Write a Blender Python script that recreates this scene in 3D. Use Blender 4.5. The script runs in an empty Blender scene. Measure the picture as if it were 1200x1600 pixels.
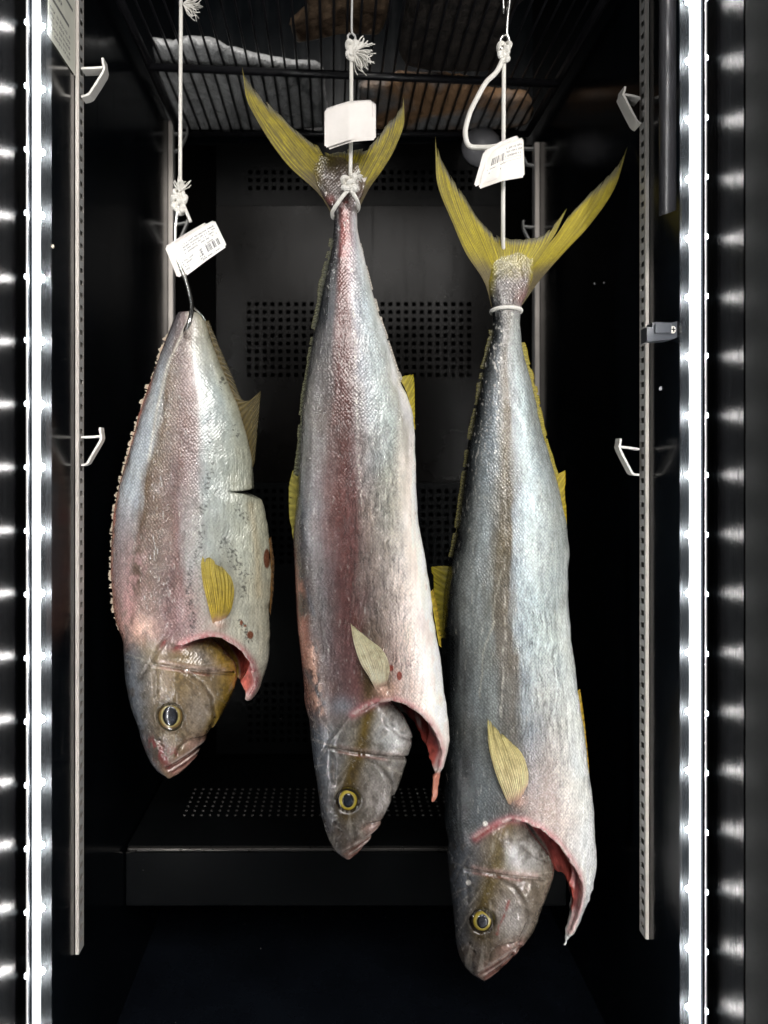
import bpy, math, random
import numpy as np
import openvdb
from mathutils import Vector

random.seed(7)
rng = np.random.default_rng(11)

# ------------------------------------------------------------------ camera, world, lights, exposure
F, VX, VY, CZ = 1200.0, 520.0, 730.0, 1.25      # focal length and vanishing point of the photograph, camera height (m)
sc = bpy.context.scene
COL = sc.collection
cam_d = bpy.data.cameras.new("camera")
cam = bpy.data.objects.new("camera", cam_d)
COL.objects.link(cam)
cam.location = (0, 0, CZ)
cam.rotation_euler = (math.radians(90), 0, 0)
cam_d.sensor_width = 36
cam_d.sensor_fit = 'AUTO'
cam_d.lens = 36 * F / 1600
cam_d.shift_x = (600 - VX) / 1600
cam_d.shift_y = -(800 - VY) / 1600
cam_d.clip_start = 0.02
cam_d.clip_end = 50
cam_d.dof.use_dof = True
cam_d.dof.focus_distance = 0.75
cam_d.dof.aperture_fstop = 5.6
sc.camera = cam

world = bpy.data.worlds.new("World")
sc.world = world
world.use_nodes = True
world.node_tree.nodes["Background"].inputs[0].default_value = (0.9, 0.95, 1.0, 1)
world.node_tree.nodes["Background"].inputs[1].default_value = 0.05


def area(name, loc, target, size, power, col=(1, 1, 1)):
    d = bpy.data.lights.new(name, 'AREA')
    d.shape = 'RECTANGLE'
    d.size, d.size_y = size
    d.energy = power
    d.color = col
    o = bpy.data.objects.new(name, d)
    COL.objects.link(o)
    o.location = loc
    o.rotation_euler = (Vector(target) - Vector(loc)).to_track_quat('-Z', 'Y').to_euler()
    return o


# soft front fill added for the shop's light behind the camera
area("shop_fill", (0.35, -1.0, 2.3), (0.03, 0.9, 1.2), (1.2, 0.8), 30, (1.0, 0.96, 0.92))
LED_POWER = 1.3         # emission of the diffuser bands
BEAD_POWER = 900.0      # emission of the beads that light the cabinet
REFL_POWER = 12.0      # emission of the blocks added as the beads' reflections on the jamb

sc.view_settings.view_transform = 'Standard'
sc.view_settings.look = 'None'
sc.view_settings.exposure = 0.34
sc.view_settings.gamma = 1.0
sc.render.engine = 'CYCLES'
sc.cycles.use_denoising = True
sc.cycles.use_adaptive_sampling = True
sc.cycles.adaptive_threshold = 0.02
sc.cycles.max_bounces = 5
sc.cycles.sample_clamp_indirect = 6.0
sc.cycles.caustics_reflective = False
sc.cycles.caustics_refractive = False


# ------------------------------------------------------------------ small helpers
def lin(c):
    c = np.asarray(c, dtype=np.float64) / 255.0
    return np.where(c <= 0.04045, c / 12.92, ((c + 0.055) / 1.055) ** 2.4)


def P(px, py, Y):
    return ((px - VX) / F * Y, Y, CZ + (VY - py) / F * Y)


def PX(px, Y): return (px - VX) / F * Y
def PZ(py, Y): return CZ + (VY - py) / F * Y


class N:
    """a tiny node builder"""
    def __init__(s, name):
        s.m = bpy.data.materials.new(name)
        s.m.use_nodes = True
        s.t = s.m.node_tree
        s.b = s.t.nodes["Principled BSDF"]
        s.out = s.t.nodes["Material Output"]

    def put(s, sock, v):
        if v is None:
            return
        if isinstance(v, bpy.types.NodeSocket):
            s.t.links.new(v, sock)
        elif isinstance(v, (tuple, list)) and len(v) == 3 and sock.type == 'RGBA':
            sock.default_value = (*v, 1)
        else:
            sock.default_value = v

    def node(s, kind, ins=None, **props):
        n = s.t.nodes.new(kind)
        for k, v in props.items():
            setattr(n, k, v)
        for k, v in (ins or {}).items():
            s.put(n.inputs[k], v)
        return n

    def math(s, op, a, b=None, c=None):
        n = s.node('ShaderNodeMath', operation=op)
        for i, v in enumerate((a, b, c)):
            if v is not None:
                s.put(n.inputs[i], v)
        return n.outputs[0]

    def mix(s, fac, a, b, blend='MIX'):
        n = s.node('ShaderNodeMix', data_type='RGBA', blend_type=blend)
        s.put(n.inputs[0], fac); s.put(n.inputs[6], a); s.put(n.inputs[7], b)
        return n.outputs[2]

    def obj(s): return s.node('ShaderNodeTexCoord').outputs['Object']
    def uv(s): return s.node('ShaderNodeTexCoord').outputs['UV']

    def mapped(s, vec, scale, rot=(0, 0, 0)):
        return s.node('ShaderNodeMapping', {'Vector': vec, 'Scale': scale, 'Rotation': rot}).outputs[0]

    def noise(s, vec, scale, detail=3, rough=0.55, dist=0.0):
        return s.node('ShaderNodeTexNoise', {'Vector': vec, 'Scale': scale, 'Detail': detail, 'Roughness': rough, 'Distortion': dist}).outputs[0]

    def ramp(s, fac, a, b):
        n = s.node('ShaderNodeMapRange', {'Value': fac, 'From Min': a, 'From Max': b})
        return n.outputs[0]

    def attr(s, name): return s.node('ShaderNodeAttribute', attribute_name=name)

    def bump(s, h, strength, dist, normal=None):
        return s.node('ShaderNodeBump', {'Height': h, 'Strength': strength, 'Distance': dist, 'Normal': normal}).outputs[0]

    def set(s, **kw):
        for k, v in kw.items():
            s.put(s.b.inputs[k.replace('_', ' ')], v)
        return s.m


ORG = {}


def empty(name, loc, label=None, cat=None, group=None):
    o = bpy.data.objects.new(name, None)
    COL.objects.link(o)
    o.location = loc
    o.empty_display_size = 0.02
    ORG[o.name] = Vector(loc)
    tag(o, label, cat, group)
    return o


def tag(o, label=None, cat=None, group=None, kind=None):
    if label: o["label"] = label
    if cat: o["category"] = cat
    if group: o["group"] = group
    if kind: o["kind"] = kind
    return o


def mesh(name, verts, faces, mat, parent=None, smooth=False, attrs=None, uv=None):
    """verts in world coordinates; ONE mesh object, child of parent when given"""
    v = np.asarray(verts, dtype=np.float64).reshape(-1, 3)
    org = ORG[parent.name] if parent is not None else Vector(v.mean(axis=0).round(4))
    v = v - np.array(org)
    me = bpy.data.meshes.new(name)
    if isinstance(faces, np.ndarray):
        k = faces.shape[1]
        n = len(faces)
        me.vertices.add(len(v)); me.vertices.foreach_set("co", v.astype(np.float32).ravel())
        me.loops.add(n * k); me.loops.foreach_set("vertex_index", faces.astype(np.int32).ravel())
        me.polygons.add(n)
        me.polygons.foreach_set("loop_start", np.arange(0, n * k, k, dtype=np.int32))
        me.update(calc_edges=True)
        me.validate()
    else:
        me.from_pydata([tuple(x) for x in v], [], [tuple(f) for f in faces])
        me.update()
    for an, a in (attrs or {}).items():
        at = me.color_attributes.new(an, 'FLOAT_COLOR', 'POINT')
        buf = np.ones((len(v), 4), dtype=np.float32)
        buf[:, :3] = a
        at.data.foreach_set("color", buf.ravel())
    if uv is not None:
        ul = me.uv_layers.new(name="UVMap")
        li = np.empty(len(me.loops), dtype=np.int32)
        me.loops.foreach_get("vertex_index", li)
        ul.data.foreach_set("uv", np.asarray(uv, dtype=np.float32)[li].ravel())
    me.materials.append(mat)
    if smooth:
        me.polygons.foreach_set("use_smooth", np.ones(len(me.polygons), dtype=bool))
    o = bpy.data.objects.new(name, me)
    COL.objects.link(o)
    if parent is not None:
        o.parent = parent
    else:
        o.location = org
    ORG[o.name] = org
    return o


class MB:
    """collects shapes that belong to one part"""
    def __init__(s): s.v = []; s.f = []

    def add(s, v, f):
        b = len(s.v)
        s.v += [tuple(x) for x in v]
        s.f += [tuple(i + b for i in q) for q in f]
        return s

    def box(s, x0, x1, y0, y1, z0, z1, c=0.0):
        """a box with optional chamfer on its z-edges"""
        if c <= 0:
            v = [(x0, y0, z0), (x1, y0, z0), (x1, y1, z0), (x0, y1, z0), (x0, y0, z1), (x1, y0, z1), (x1, y1, z1), (x0, y1, z1)]
            return s.add(v, [(0, 3, 2, 1), (4, 5, 6, 7), (0, 1, 5, 4), (1, 2, 6, 5), (2, 3, 7, 6), (3, 0, 4, 7)])
        return s.hull(x0, x1, y0, y1, z0, z1, c)

    def hull(s, x0, x1, y0, y1, z0, z1, c):
        """box with every edge chamfered"""
        v = []
        idx = {}
        for ix, (x, dx) in enumerate(((x0, c), (x1, -c))):
            for iy, (y, dy) in enumerate(((y0, c), (y1, -c))):
                for iz, (z, dz) in enumerate(((z0, c), (z1, -c))):
                    for k in range(3):
                        idx[(ix, iy, iz, k)] = len(v)
                        v.append((x + (dx if k != 0 else 0), y + (dy if k != 1 else 0), z + (dz if k != 2 else 0)))
        f = []
        for k in range(3):
            a, b = [(1, 2), (2, 0), (0, 1)][k]
            for side in (0, 1):
                q = []
                for (p, r) in ((0, 0), (1, 0), (1, 1), (0, 1)):
                    t = [0, 0, 0]; t[k] = side; t[a] = p; t[b] = r
                    q.append(idx[(*t, k)])
                f.append(q if side else q[::-1])
        for k in range(3):          # edges along axis k
            a, b = [(1, 2), (2, 0), (0, 1)][k]
            for p in (0, 1):
                for r in (0, 1):
                    q = []
                    for (e, kk) in ((0, a), (1, a), (1, b), (0, b)):
                        t = [0, 0, 0]; t[k] = e; t[a] = p; t[b] = r
                        q.append(idx[(*t, kk)])
                    f.append(q if (p == r) else q[::-1])
        for ix in (0, 1):
            for iy in (0, 1):
                for iz in (0, 1):
                    q = [idx[(ix, iy, iz, k)] for k in range(3)]
                    f.append(q if (ix + iy + iz) % 2 else q[::-1])
        return s.add(v, f)

    def tube(s, pts, r, n=8, cap=True):
        pts = np.asarray(pts, float)
        m = len(pts)
        rr = np.broadcast_to(np.asarray(r, float), (m,))
        t = np.gradient(pts, axis=0)
        t /= np.linalg.norm(t, axis=1)[:, None] + 1e-12
        up = np.array([0.31, -0.9, 0.2]) if abs(t[0] @ np.array([0.31, -0.9, 0.2])) < 0.85 else np.array([1.0, 0, 0])
        nrm = up - t[0] * (up @ t[0]); nrm /= np.linalg.norm(nrm)
        v = []
        for i in range(m):
            nrm = nrm - t[i] * (nrm @ t[i]); nrm /= np.linalg.norm(nrm) + 1e-12
            bn = np.cross(t[i], nrm)
            for k in range(n):
                a = 2 * math.pi * k / n
                v.append(pts[i] + rr[i] * (math.cos(a) * nrm + math.sin(a) * bn))
        f = []
        for i in range(m - 1):
            for k in range(n):
                k2 = (k + 1) % n
                f.append((i * n + k, i * n + k2, (i + 1) * n + k2, (i + 1) * n + k))
        if cap:
            f.append(tuple(range(n))[::-1])
            f.append(tuple((m - 1) * n + k for k in range(n)))
        return s.add(v, f)

    def build(s, name, mat, parent=None, smooth=False):
        return mesh(name, s.v, s.f, mat, parent, smooth)


def crom(pts, n):
    """Catmull-Rom resample of a polyline to n points"""
    p = np.asarray(pts, float)
    if len(p) == 2:
        return p[0] + (p[1] - p[0]) * np.linspace(0, 1, n)[:, None]
    seg = np.linalg.norm(np.diff(p, axis=0), axis=1)
    d = np.concatenate([[0], np.cumsum(seg)]); d /= d[-1]
    t = np.linspace(0, 1, n)
    return np.stack([herm(d, p[:, k], t) for k in range(p.shape[1])], axis=1)


def herm(x, y, t):
    """monotone-ish cubic interpolation (pchip)"""
    x = np.asarray(x, float); y = np.asarray(y, float); t = np.asarray(t, float)
    h = np.diff(x); h = np.where(h < 1e-9, 1e-9, h)
    dl = np.diff(y) / h
    m = np.zeros(len(x))
    if len(x) > 2:
        w1 = 2 * h[1:] + h[:-1]; w2 = h[1:] + 2 * h[:-1]
        ok = dl[:-1] * dl[1:] > 0
        a = np.where(ok, dl[:-1], 1.0); b = np.where(ok, dl[1:], 1.0)
        m[1:-1] = np.where(ok, (w1 + w2) / (w1 / a + w2 / b), 0)
    m[0] = dl[0]; m[-1] = dl[-1]
    tt = np.clip(t, x[0], x[-1])
    i = np.clip(np.searchsorted(x, tt, side='right') - 1, 0, len(x) - 2)
    s = (tt - x[i]) / h[i]
    s2, s3 = s * s, s * s * s
    return (2 * s3 - 3 * s2 + 1) * y[i] + (s3 - 2 * s2 + s) * h[i] * m[i] + (-2 * s3 + 3 * s2) * y[i + 1] + (s3 - s2) * h[i] * m[i + 1]


def vnoise(x, y, seed=0):
    xi = np.floor(x).astype(np.int64); yi = np.floor(y).astype(np.int64)
    fx = x - xi; fy = y - yi
    fx = fx * fx * (3 - 2 * fx); fy = fy * fy * (3 - 2 * fy)

    def h(a, b):
        n = (a * 374761393 + b * 668265263 + seed * 974634777) & 0x7fffffff
        n = ((n ^ (n >> 13)) * 1274126177) & 0x7fffffff
        n = (n ^ (n >> 16)) & 0xffff
        return n / 65535.0
    return (h(xi, yi) * (1 - fx) + h(xi + 1, yi) * fx) * (1 - fy) + (h(xi, yi + 1) * (1 - fx) + h(xi + 1, yi + 1) * fx) * fy


def fbm(x, y, seed=0, o=4):
    r = 0; a = 0.5; tot = 0
    for k in range(o):
        c_, s_ = math.cos(0.6 + 1.1 * k), math.sin(0.6 + 1.1 * k)
        # rotate each octave so that the lattice never shows; long shapes keep their own axes in the first octave
        xr, yr = (x * c_ - y * s_, x * s_ + y * c_)
        r = r + a * vnoise(xr * 2 ** k + 17.3 * k, yr * 2 ** k - 9.1 * k, seed + k); tot += a; a *= 0.55
    return r / tot


def pdist(x, y, pts):
    d = np.full(np.shape(x), 1e9)
    for (ax, ay), (bx, by) in zip(pts[:-1], pts[1:]):
        vx, vy = bx - ax, by - ay
        t = np.clip(((x - ax) * vx + (y - ay) * vy) / (vx * vx + vy * vy + 1e-9), 0, 1)
        d = np.minimum(d, np.hypot(x - ax - t * vx, y - ay - t * vy))
    return d


def psd(x, y, poly):
    """signed distance to a closed polygon, negative inside"""
    poly = [tuple(p) for p in poly]
    d = pdist(x, y, poly + poly[:1])
    ins = np.zeros(np.shape(x), bool)
    for (ax, ay), (bx, by) in zip(poly, poly[1:] + poly[:1]):
        c = ((ay > y) != (by > y)) & (x < (bx - ax) * (y - ay) / ((by - ay) if by != ay else 1e-9) + ax)
        ins ^= c
    return np.where(ins, -d, d)


def sstep(a, b, x):
    t = np.clip((x - a) / (b - a), 0, 1)
    return t * t * (3 - 2 * t)


# ------------------------------------------------------------------ materials
def m_black_panel(name, base, rough, bscale=0.15, spec=0.3):
    n = N(name)
    o = n.obj()
    a = n.noise(o, 9, 5, 0.6)
    b = n.noise(n.mapped(o, (60, 60, 6)), 1.0, 3)
    r = n.math('ADD', n.math('MULTIPLY', a, 0.16), rough - 0.06)
    r = n.math('ADD', r, n.math('MULTIPLY', n.ramp(b, 0.55, 0.8), 0.10))
    c = n.mix(n.ramp(a, 0.35, 0.75), base, tuple(v * 1.7 for v in base))
    dv = n.node('ShaderNodeTexVoronoi', {'Vector': o, 'Scale': 70, 'Randomness': 1.0}, feature='F1')
    dr = n.node('ShaderNodeSeparateColor', {'Color': dv.outputs['Color']}).outputs[0]
    dust = n.math('MULTIPLY', n.math('LESS_THAN', dv.outputs['Distance'], n.math('MULTIPLY', n.ramp(dr, 0.86, 1.0), 0.07)), n.ramp(n.noise(o, 5, 2), 0.45, 0.6))
    c = n.mix(dust, c, (0.35, 0.34, 0.32))
    return n.set(Base_Color=c, Roughness=r, Normal=n.bump(n.noise(o, 40, 2), bscale, 0.0006), Specular_IOR_Level=spec)


M_WALL = m_black_panel("black_gloss_panel", (0.0016, 0.0022, 0.0030), 0.15, 0.15, 0.085)
M_BACK = m_black_panel("back_gloss_panel", (0.002, 0.003, 0.004), 0.20, 0.15, 0.2)
M_PERF = m_black_panel("perforated_panel", (0.0020, 0.0017, 0.0015), 0.20, 0.12, 0.075)
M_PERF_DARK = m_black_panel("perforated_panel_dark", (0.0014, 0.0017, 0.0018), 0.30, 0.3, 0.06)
M_FLOOR = m_black_panel("floor_panel", (0.003, 0.004, 0.006), 0.24, 0.15, 0.2)
M_TRAY = m_black_panel("tray_steel", (0.0030, 0.0034, 0.0038), 0.34, 0.3, 0.05)


def m_simple(name, col, rough, metal=0.0, grain=0.15, gscale=200, **kw):
    n = N(name)
    a = n.noise(n.obj(), gscale, 3)
    b = n.noise(n.obj(), gscale * 0.12, 3)
    c = n.mix(n.ramp(b, 0.3, 0.7), tuple(v * (1 - grain) for v in col), tuple(min(1, v * (1 + grain)) for v in col))
    n.set(Base_Color=c, Roughness=n.math('ADD', n.math('MULTIPLY', a, 0.2), rough - 0.1), Metallic=metal, Normal=n.bump(a, 0.12, 0.0004))
    return n.set(**kw)


M_VOID = m_simple("void_black", (0.002, 0.002, 0.002), 0.9, Specular_IOR_Level=0.0)
M_STEEL = m_simple("rail_steel", (0.52, 0.48, 0.44), 0.36, 0.35)
M_STEEL_DULL = m_simple("slotted_steel", (0.42, 0.42, 0.41), 0.45, 0.3)
M_BRACKET = m_simple("bracket_steel", (0.72, 0.70, 0.66), 0.36, 0.35)
M_HOOK = m_simple("hook_wire", (0.75, 0.74, 0.72), 0.22, 1.0)
M_WIRE = m_simple("shelf_wire_black", (0.010, 0.010, 0.012), 0.35)
M_PIPE = m_simple("black_pipe", (0.008, 0.008, 0.009), 0.34, Specular_IOR_Level=0.2)
M_CLIP = m_simple("clip_grey", (0.035, 0.038, 0.045), 0.32)
M_FRAME = m_simple("door_frame_dark", (0.004, 0.005, 0.005), 0.7, Specular_IOR_Level=0.02)
M_DOME = m_simple("pale_dome", (0.30, 0.30, 0.32), 0.35)
M_CRUMB = m_simple("crumb", (0.55, 0.48, 0.38), 0.6)
M_LIP = m_simple("lid_lip", (0.11, 0.105, 0.10), 0.30, 0.8)

M_HOLE = m_simple("hole_rim", (0.075, 0.072, 0.068), 0.4, 0.5)


def m_jamb():
    n = N("brushed_jamb")
    o = n.obj()
    lines = n.noise(n.mapped(o, (1, 900, 1.2)), 1.0, 3, 0.6)
    broad = n.noise(n.mapped(o, (1, 130, 0.5)), 1.0, 2)
    c = n.mix(n.ramp(broad, 0.35, 0.65), (0.0006, 0.0006, 0.0006), (0.0020, 0.0020, 0.0024))
    return n.set(Base_Color=c, Metallic=0.0, Roughness=0.26, Specular_IOR_Level=0.012, Normal=n.bump(lines, 0.5, 0.0006))


M_JAMB = m_jamb()


def m_emit(name, col, strength):
    n = N(name)
    n.set(Base_Color=(0.8, 0.8, 0.8), Emission_Color=col, Emission_Strength=strength)
    return n.m


M_LED = m_emit("led_diffuser", (0.80, 0.91, 1.0), LED_POWER)
M_LED_EDGE = m_emit("led_edge", (1.0, 0.90, 0.90), LED_POWER * 0.2)
M_REFL = m_emit("bead_reflection", (0.86, 0.96, 1.0), REFL_POWER)
M_BEAD = m_emit("led_bead", (1.0, 0.985, 0.965), BEAD_POWER)


def m_bloom():
    """added milky shell that imitates lens bloom: it lights up round each bead"""
    n = N("milky_bloom")
    tr = n.node('ShaderNodeBsdfTransparent', {'Color': (1, 1, 1, 1)})
    tl = n.node('ShaderNodeBsdfTranslucent', {'Color': (0.85, 0.93, 1.0, 1)})
    df = n.node('ShaderNodeBsdfDiffuse', {'Color': (0.85, 0.93, 1.0, 1)})
    a = n.node('ShaderNodeAddShader'); n.t.links.new(tl.outputs[0], a.inputs[0]); n.t.links.new(df.outputs[0], a.inputs[1])
    mx = n.node('ShaderNodeMixShader', {0: 0.0065})
    n.t.links.new(tr.outputs[0], mx.inputs[1]); n.t.links.new(a.outputs[0], mx.inputs[2])
    n.t.links.new(mx.outputs[0], n.out.inputs[0])
    return n.m


M_BLOOM = m_bloom()


def m_cord():
    n = N("white_cord")
    o = n.obj()
    w = n.node('ShaderNodeTexWave', {'Vector': n.mapped(o, (1, 1, 1), (0, 0.6, 0)), 'Scale': 420, 'Distortion': 1.2, 'Detail': 1}, bands_direction='Z').outputs[1]
    h = n.math('ADD', w, n.noise(o, 1800, 2))
    c = n.mix(n.noise(o, 60, 4), (0.74, 0.71, 0.64), (0.90, 0.89, 0.85))
    return n.set(Base_Color=c, Roughness=0.85, Normal=n.bump(h, 0.5, 0.0006))


M_CORD = m_cord()


def m_print(name, paper, layout):
    """printed paper: layout rows = (u0, u1, v0, v1, kind, columns, rows)"""
    n = N(name)
    uv = n.uv()
    sep = n.node('ShaderNodeSeparateXYZ', {'Vector': uv})
    u, v = sep.outputs[0], sep.outputs[1]
    ink = None
    for (u0, u1, v0, v1, kind, nc, nr) in layout:
        uu = n.math('DIVIDE', n.math('SUBTRACT', u, u0), u1 - u0)
        vv = n.math('DIVIDE', n.math('SUBTRACT', v, v0), v1 - v0)
        ins = n.math('MULTIPLY', n.math('MULTIPLY', n.math('GREATER_THAN', uu, 0.0), n.math('LESS_THAN', uu, 1.0)),
                     n.math('MULTIPLY', n.math('GREATER_THAN', vv, 0.0), n.math('LESS_THAN', vv, 1.0)))
        cu = n.math('FLOOR', n.math('MULTIPLY', uu, float(nc)))
        if kind == 'bar':
            comb = n.node('ShaderNodeCombineXYZ', {'X': cu, 'Y': 3.3 + nc})
            r = n.node('ShaderNodeTexWhiteNoise', {'Vector': comb.outputs[0]}, noise_dimensions='2D').outputs[0]
            m = n.math('GREATER_THAN', r, 0.48)
        elif kind == 'line':
            m = n.math('ADD', 1.0, 0.0)
        elif kind == 'box':
            eu = n.math('GREATER_THAN', n.math('ABSOLUTE', n.math('SUBTRACT', uu, 0.5)), 0.485)
            ev = n.math('GREATER_THAN', n.math('ABSOLUTE', n.math('SUBTRACT', vv, 0.5)), 0.42)
            m = n.math('MAXIMUM', eu, ev)
        else:       # rows of small letters
            rv = n.math('MULTIPLY', vv, float(nr))
            cv = n.math('FLOOR', rv)
            fv = n.math('FRACT', rv)
            fu = n.math('FRACT', n.math('MULTIPLY', uu, float(nc)))
            comb = n.node('ShaderNodeCombineXYZ', {'X': cu, 'Y': cv, 'Z': float(nc)})
            r = n.node('ShaderNodeTexWhiteNoise', {'Vector': comb.outputs[0]}, noise_dimensions='3D').outputs[0]
            fine = n.node('ShaderNodeTexWhiteNoise', {'Vector': n.node('ShaderNodeCombineXYZ', {
                'X': n.math('FLOOR', n.math('MULTIPLY', uu, nc * 3.0)), 'Y': n.math('FLOOR', n.math('MULTIPLY', rv, 5.0)), 'Z': 1.0}).outputs[0]},
                noise_dimensions='3D').outputs[0]
            m = n.math('MULTIPLY', n.math('GREATER_THAN', r, 0.22), n.math('LESS_THAN', fv, 0.55))
            m = n.math('MULTIPLY', m, n.math('LESS_THAN', fu, 0.8))
            m = n.math('MULTIPLY', m, n.math('ADD', 0.25, n.math('MULTIPLY', n.math('GREATER_THAN', fine, 0.4), 0.75)))
        m = n.math('MULTIPLY', m, ins)
        ink = m if ink is None else n.math('MAXIMUM', ink, m)
    o = n.obj()
    pc = n.mix(n.ramp(n.noise(o, 70, 4), 0.35, 0.7), tuple(x * 0.93 for x in paper), paper)
    c = pc if ink is None else n.mix(n.math('MULTIPLY', ink, 0.85), pc, (0.05, 0.05, 0.06))
    return n.set(Base_Color=c, Roughness=0.55, Normal=n.bump(n.noise(o, 90, 3), 0.25, 0.001))


def m_skin():
    n = N("fish_skin")
    col = n.attr("Col").outputs['Color']
    par = n.node('ShaderNodeSeparateColor', {'Color': n.attr("Par").outputs['Color']})
    ps, pw, pr = par.outputs[0], par.outputs[1], par.outputs[2]
    o = n.obj()
    warp = n.node('ShaderNodeVectorMath', {0: o}, operation='ADD')
    nz = n.node('ShaderNodeTexNoise', {'Vector': o, 'Scale': 60, 'Detail': 2})
    sc_ = n.node('ShaderNodeVectorMath', {0: nz.outputs['Color'], 'Scale': 0.004}, operation='SCALE')
    n.put(warp.inputs[1], sc_.outputs[0])
    vec = n.mapped(warp.outputs[0], (1.0, 0.5, 0.85), (0, 0.75, 0))
    vor = n.node('ShaderNodeTexVoronoi', {'Vector': vec, 'Scale': 400, 'Randomness': 0.45}, feature='F1')
    vd = vor.outputs['Distance']
    vc = n.node('ShaderNodeSeparateColor', {'Color': vor.outputs['Color']}).outputs[0]
    # long wrinkles that run down the body
    wv = n.node('ShaderNodeVectorMath', {0: o}, operation='ADD')
    nz2 = n.node('ShaderNodeTexNoise', {'Vector': o, 'Scale': 28, 'Detail': 3})
    n.put(wv.inputs[1], n.node('ShaderNodeVectorMath', {0: nz2.outputs['Color'], 'Scale': 0.022}, operation='SCALE').outputs[0])
    wr = n.noise(n.mapped(wv.outputs[0], (420, 140, 52)), 1.0, 3, 0.55)
    grain = n.noise(o, 900, 3, 0.7)
    # colour: cells and grain ride on the painted base colour
    k = n.math('ADD', 0.86, n.math('MULTIPLY', n.math('MULTIPLY', n.math('SUBTRACT', 0.66, vd), 1.0), ps))
    k = n.math('ADD', k, n.math('MULTIPLY', n.math('SUBTRACT', grain, 0.5), 0.16))
    k = n.math('ADD', k, n.math('MULTIPLY', n.math('SUBTRACT', vc, 0.5), n.math('MULTIPLY', ps, 0.22)))
    k = n.math('ADD', k, n.math('MULTIPLY', n.math('SUBTRACT', wr, 0.5), n.math('MULTIPLY', pw, 2.4)))
    kc = n.node('ShaderNodeCombineColor', {0: k, 1: k, 2: k}).outputs[0]
    base = n.mix(1.0, col, kc, 'MULTIPLY')
    b1 = n.bump(n.math('MULTIPLY', n.math('SUBTRACT', 1.0, vd), ps), 0.62, 0.0011)
    b2 = n.bump(n.math('MULTIPLY', wr, pw), 0.9, 0.0038, b1)
    b3 = n.bump(n.noise(o, 420, 3, 0.65), 0.08, 0.0008, b2)
    rough = n.math('ADD', pr, n.math('MULTIPLY', n.math('SUBTRACT', grain, 0.5), 0.15))
    n.set(Base_Color=base, Roughness=rough, Normal=b3, Specular_IOR_Level=0.6, Metallic=n.math('MULTIPLY', ps, 0.14))
    n.put(n.b.inputs['Coat Weight'], 0.65)
    n.put(n.b.inputs['Coat Roughness'], 0.16)
    n.put(n.b.inputs['Coat Normal'], n.bump(n.math('ADD', n.math('MULTIPLY', wr, n.math('ADD', 0.25, pw)), n.math('MULTIPLY', n.math('SUBTRACT', 1.0, vd), 0.22)), 0.55, 0.0022))
    return n.m


M_SKIN = m_skin()


def m_fin():
    n = N("fin_membrane")
    col = n.attr("Col").outputs['Color']
    o = n.obj()
    thin = n.node('ShaderNodeSeparateColor', {'Color': n.attr("Thin").outputs['Color']}).outputs[0]
    g = n.noise(o, 500, 3, 0.7)
    c = n.mix(1.0, col, n.mix(g, (0.55, 0.55, 0.5), (1.35, 1.35, 1.3)), 'MULTIPLY')
    n.set(Base_Color=c, Roughness=0.42, Normal=n.bump(g, 0.3, 0.0006), Specular_IOR_Level=0.4)
    tr = n.node('ShaderNodeBsdfTranslucent', {'Color': c})
    mx = n.node('ShaderNodeMixShader', {0: 0.25})
    n.t.links.new(n.b.outputs[0], mx.inputs[1]); n.t.links.new(tr.outputs[0], mx.inputs[2])
    tp = n.node('ShaderNodeBsdfTransparent', {'Color': (1, 1, 1, 1)})
    m2 = n.node('ShaderNodeMixShader', {0: thin})
    n.t.links.new(mx.outputs[0], m2.inputs[1]); n.t.links.new(tp.outputs[0], m2.inputs[2])
    n.t.links.new(m2.outputs[0], n.out.inputs[0])
    return n.m


M_FIN = m_fin()


def m_eye():
    n = N("fish_eye")
    c = n.attr("Col").outputs['Color']
    n.set(Base_Color=c, Roughness=0.25)
    n.put(n.b.inputs['Coat Weight'], 1.0)
    n.put(n.b.inputs['Coat Roughness'], 0.08)
    return n.m


M_EYE = m_eye()


def m_meat(name, dark, light, rough=0.5, scale=30, bump=0.9):
    n = N(name)
    o = n.obj()
    a = n.noise(o, scale, 6, 0.65, 0.6)
    b = n.noise(o, scale * 8, 4, 0.6)
    c = n.mix(n.ramp(a, 0.38, 0.66), dark, light)
    c = n.mix(n.math('MULTIPLY', n.ramp(b, 0.45, 0.7), 0.5), c, tuple(v * 0.4 for v in dark))
    return n.set(Base_Color=c, Roughness=rough, Normal=n.bump(n.math('ADD', a, n.math('MULTIPLY', b, 0.3)), bump, 0.004))


def m_film(name, col, inner=None):
    n = N(name)
    o = n.obj()
    a = n.noise(n.mapped(o, (30, 14, 30)), 1.0, 5, 0.6, 0.8)
    c = n.mix(n.ramp(a, 0.3, 0.7), tuple(v * 0.55 for v in col), col)
    if inner:
        c = n.mix(n.ramp(n.noise(o, 9, 3), 0.42, 0.56), c, inner)
    n.set(Base_Color=c, Roughness=0.22, Normal=n.bump(n.math('ADD', a, n.math('MULTIPLY', n.noise(n.mapped(o, (90, 25, 90)), 1.0, 4, 0.6, 1.5), 0.5)), 1.0, 0.012))
    n.put(n.b.inputs['Coat Weight'], 0.4)
    n.put(n.b.inputs['Coat Roughness'], 0.2)
    return n.m


# ------------------------------------------------------------------ the cabinet: walls, floor, back
XL, XR, YB = -0.250, 0.316, 1.215
ZF, ZT = CZ - 0.645, CZ + 0.92


def struct(mb, name, mat, parent=None):
    o = mb.build(name, mat, parent)
    if parent is None:
        o["kind"] = "structure"
    return o


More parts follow.
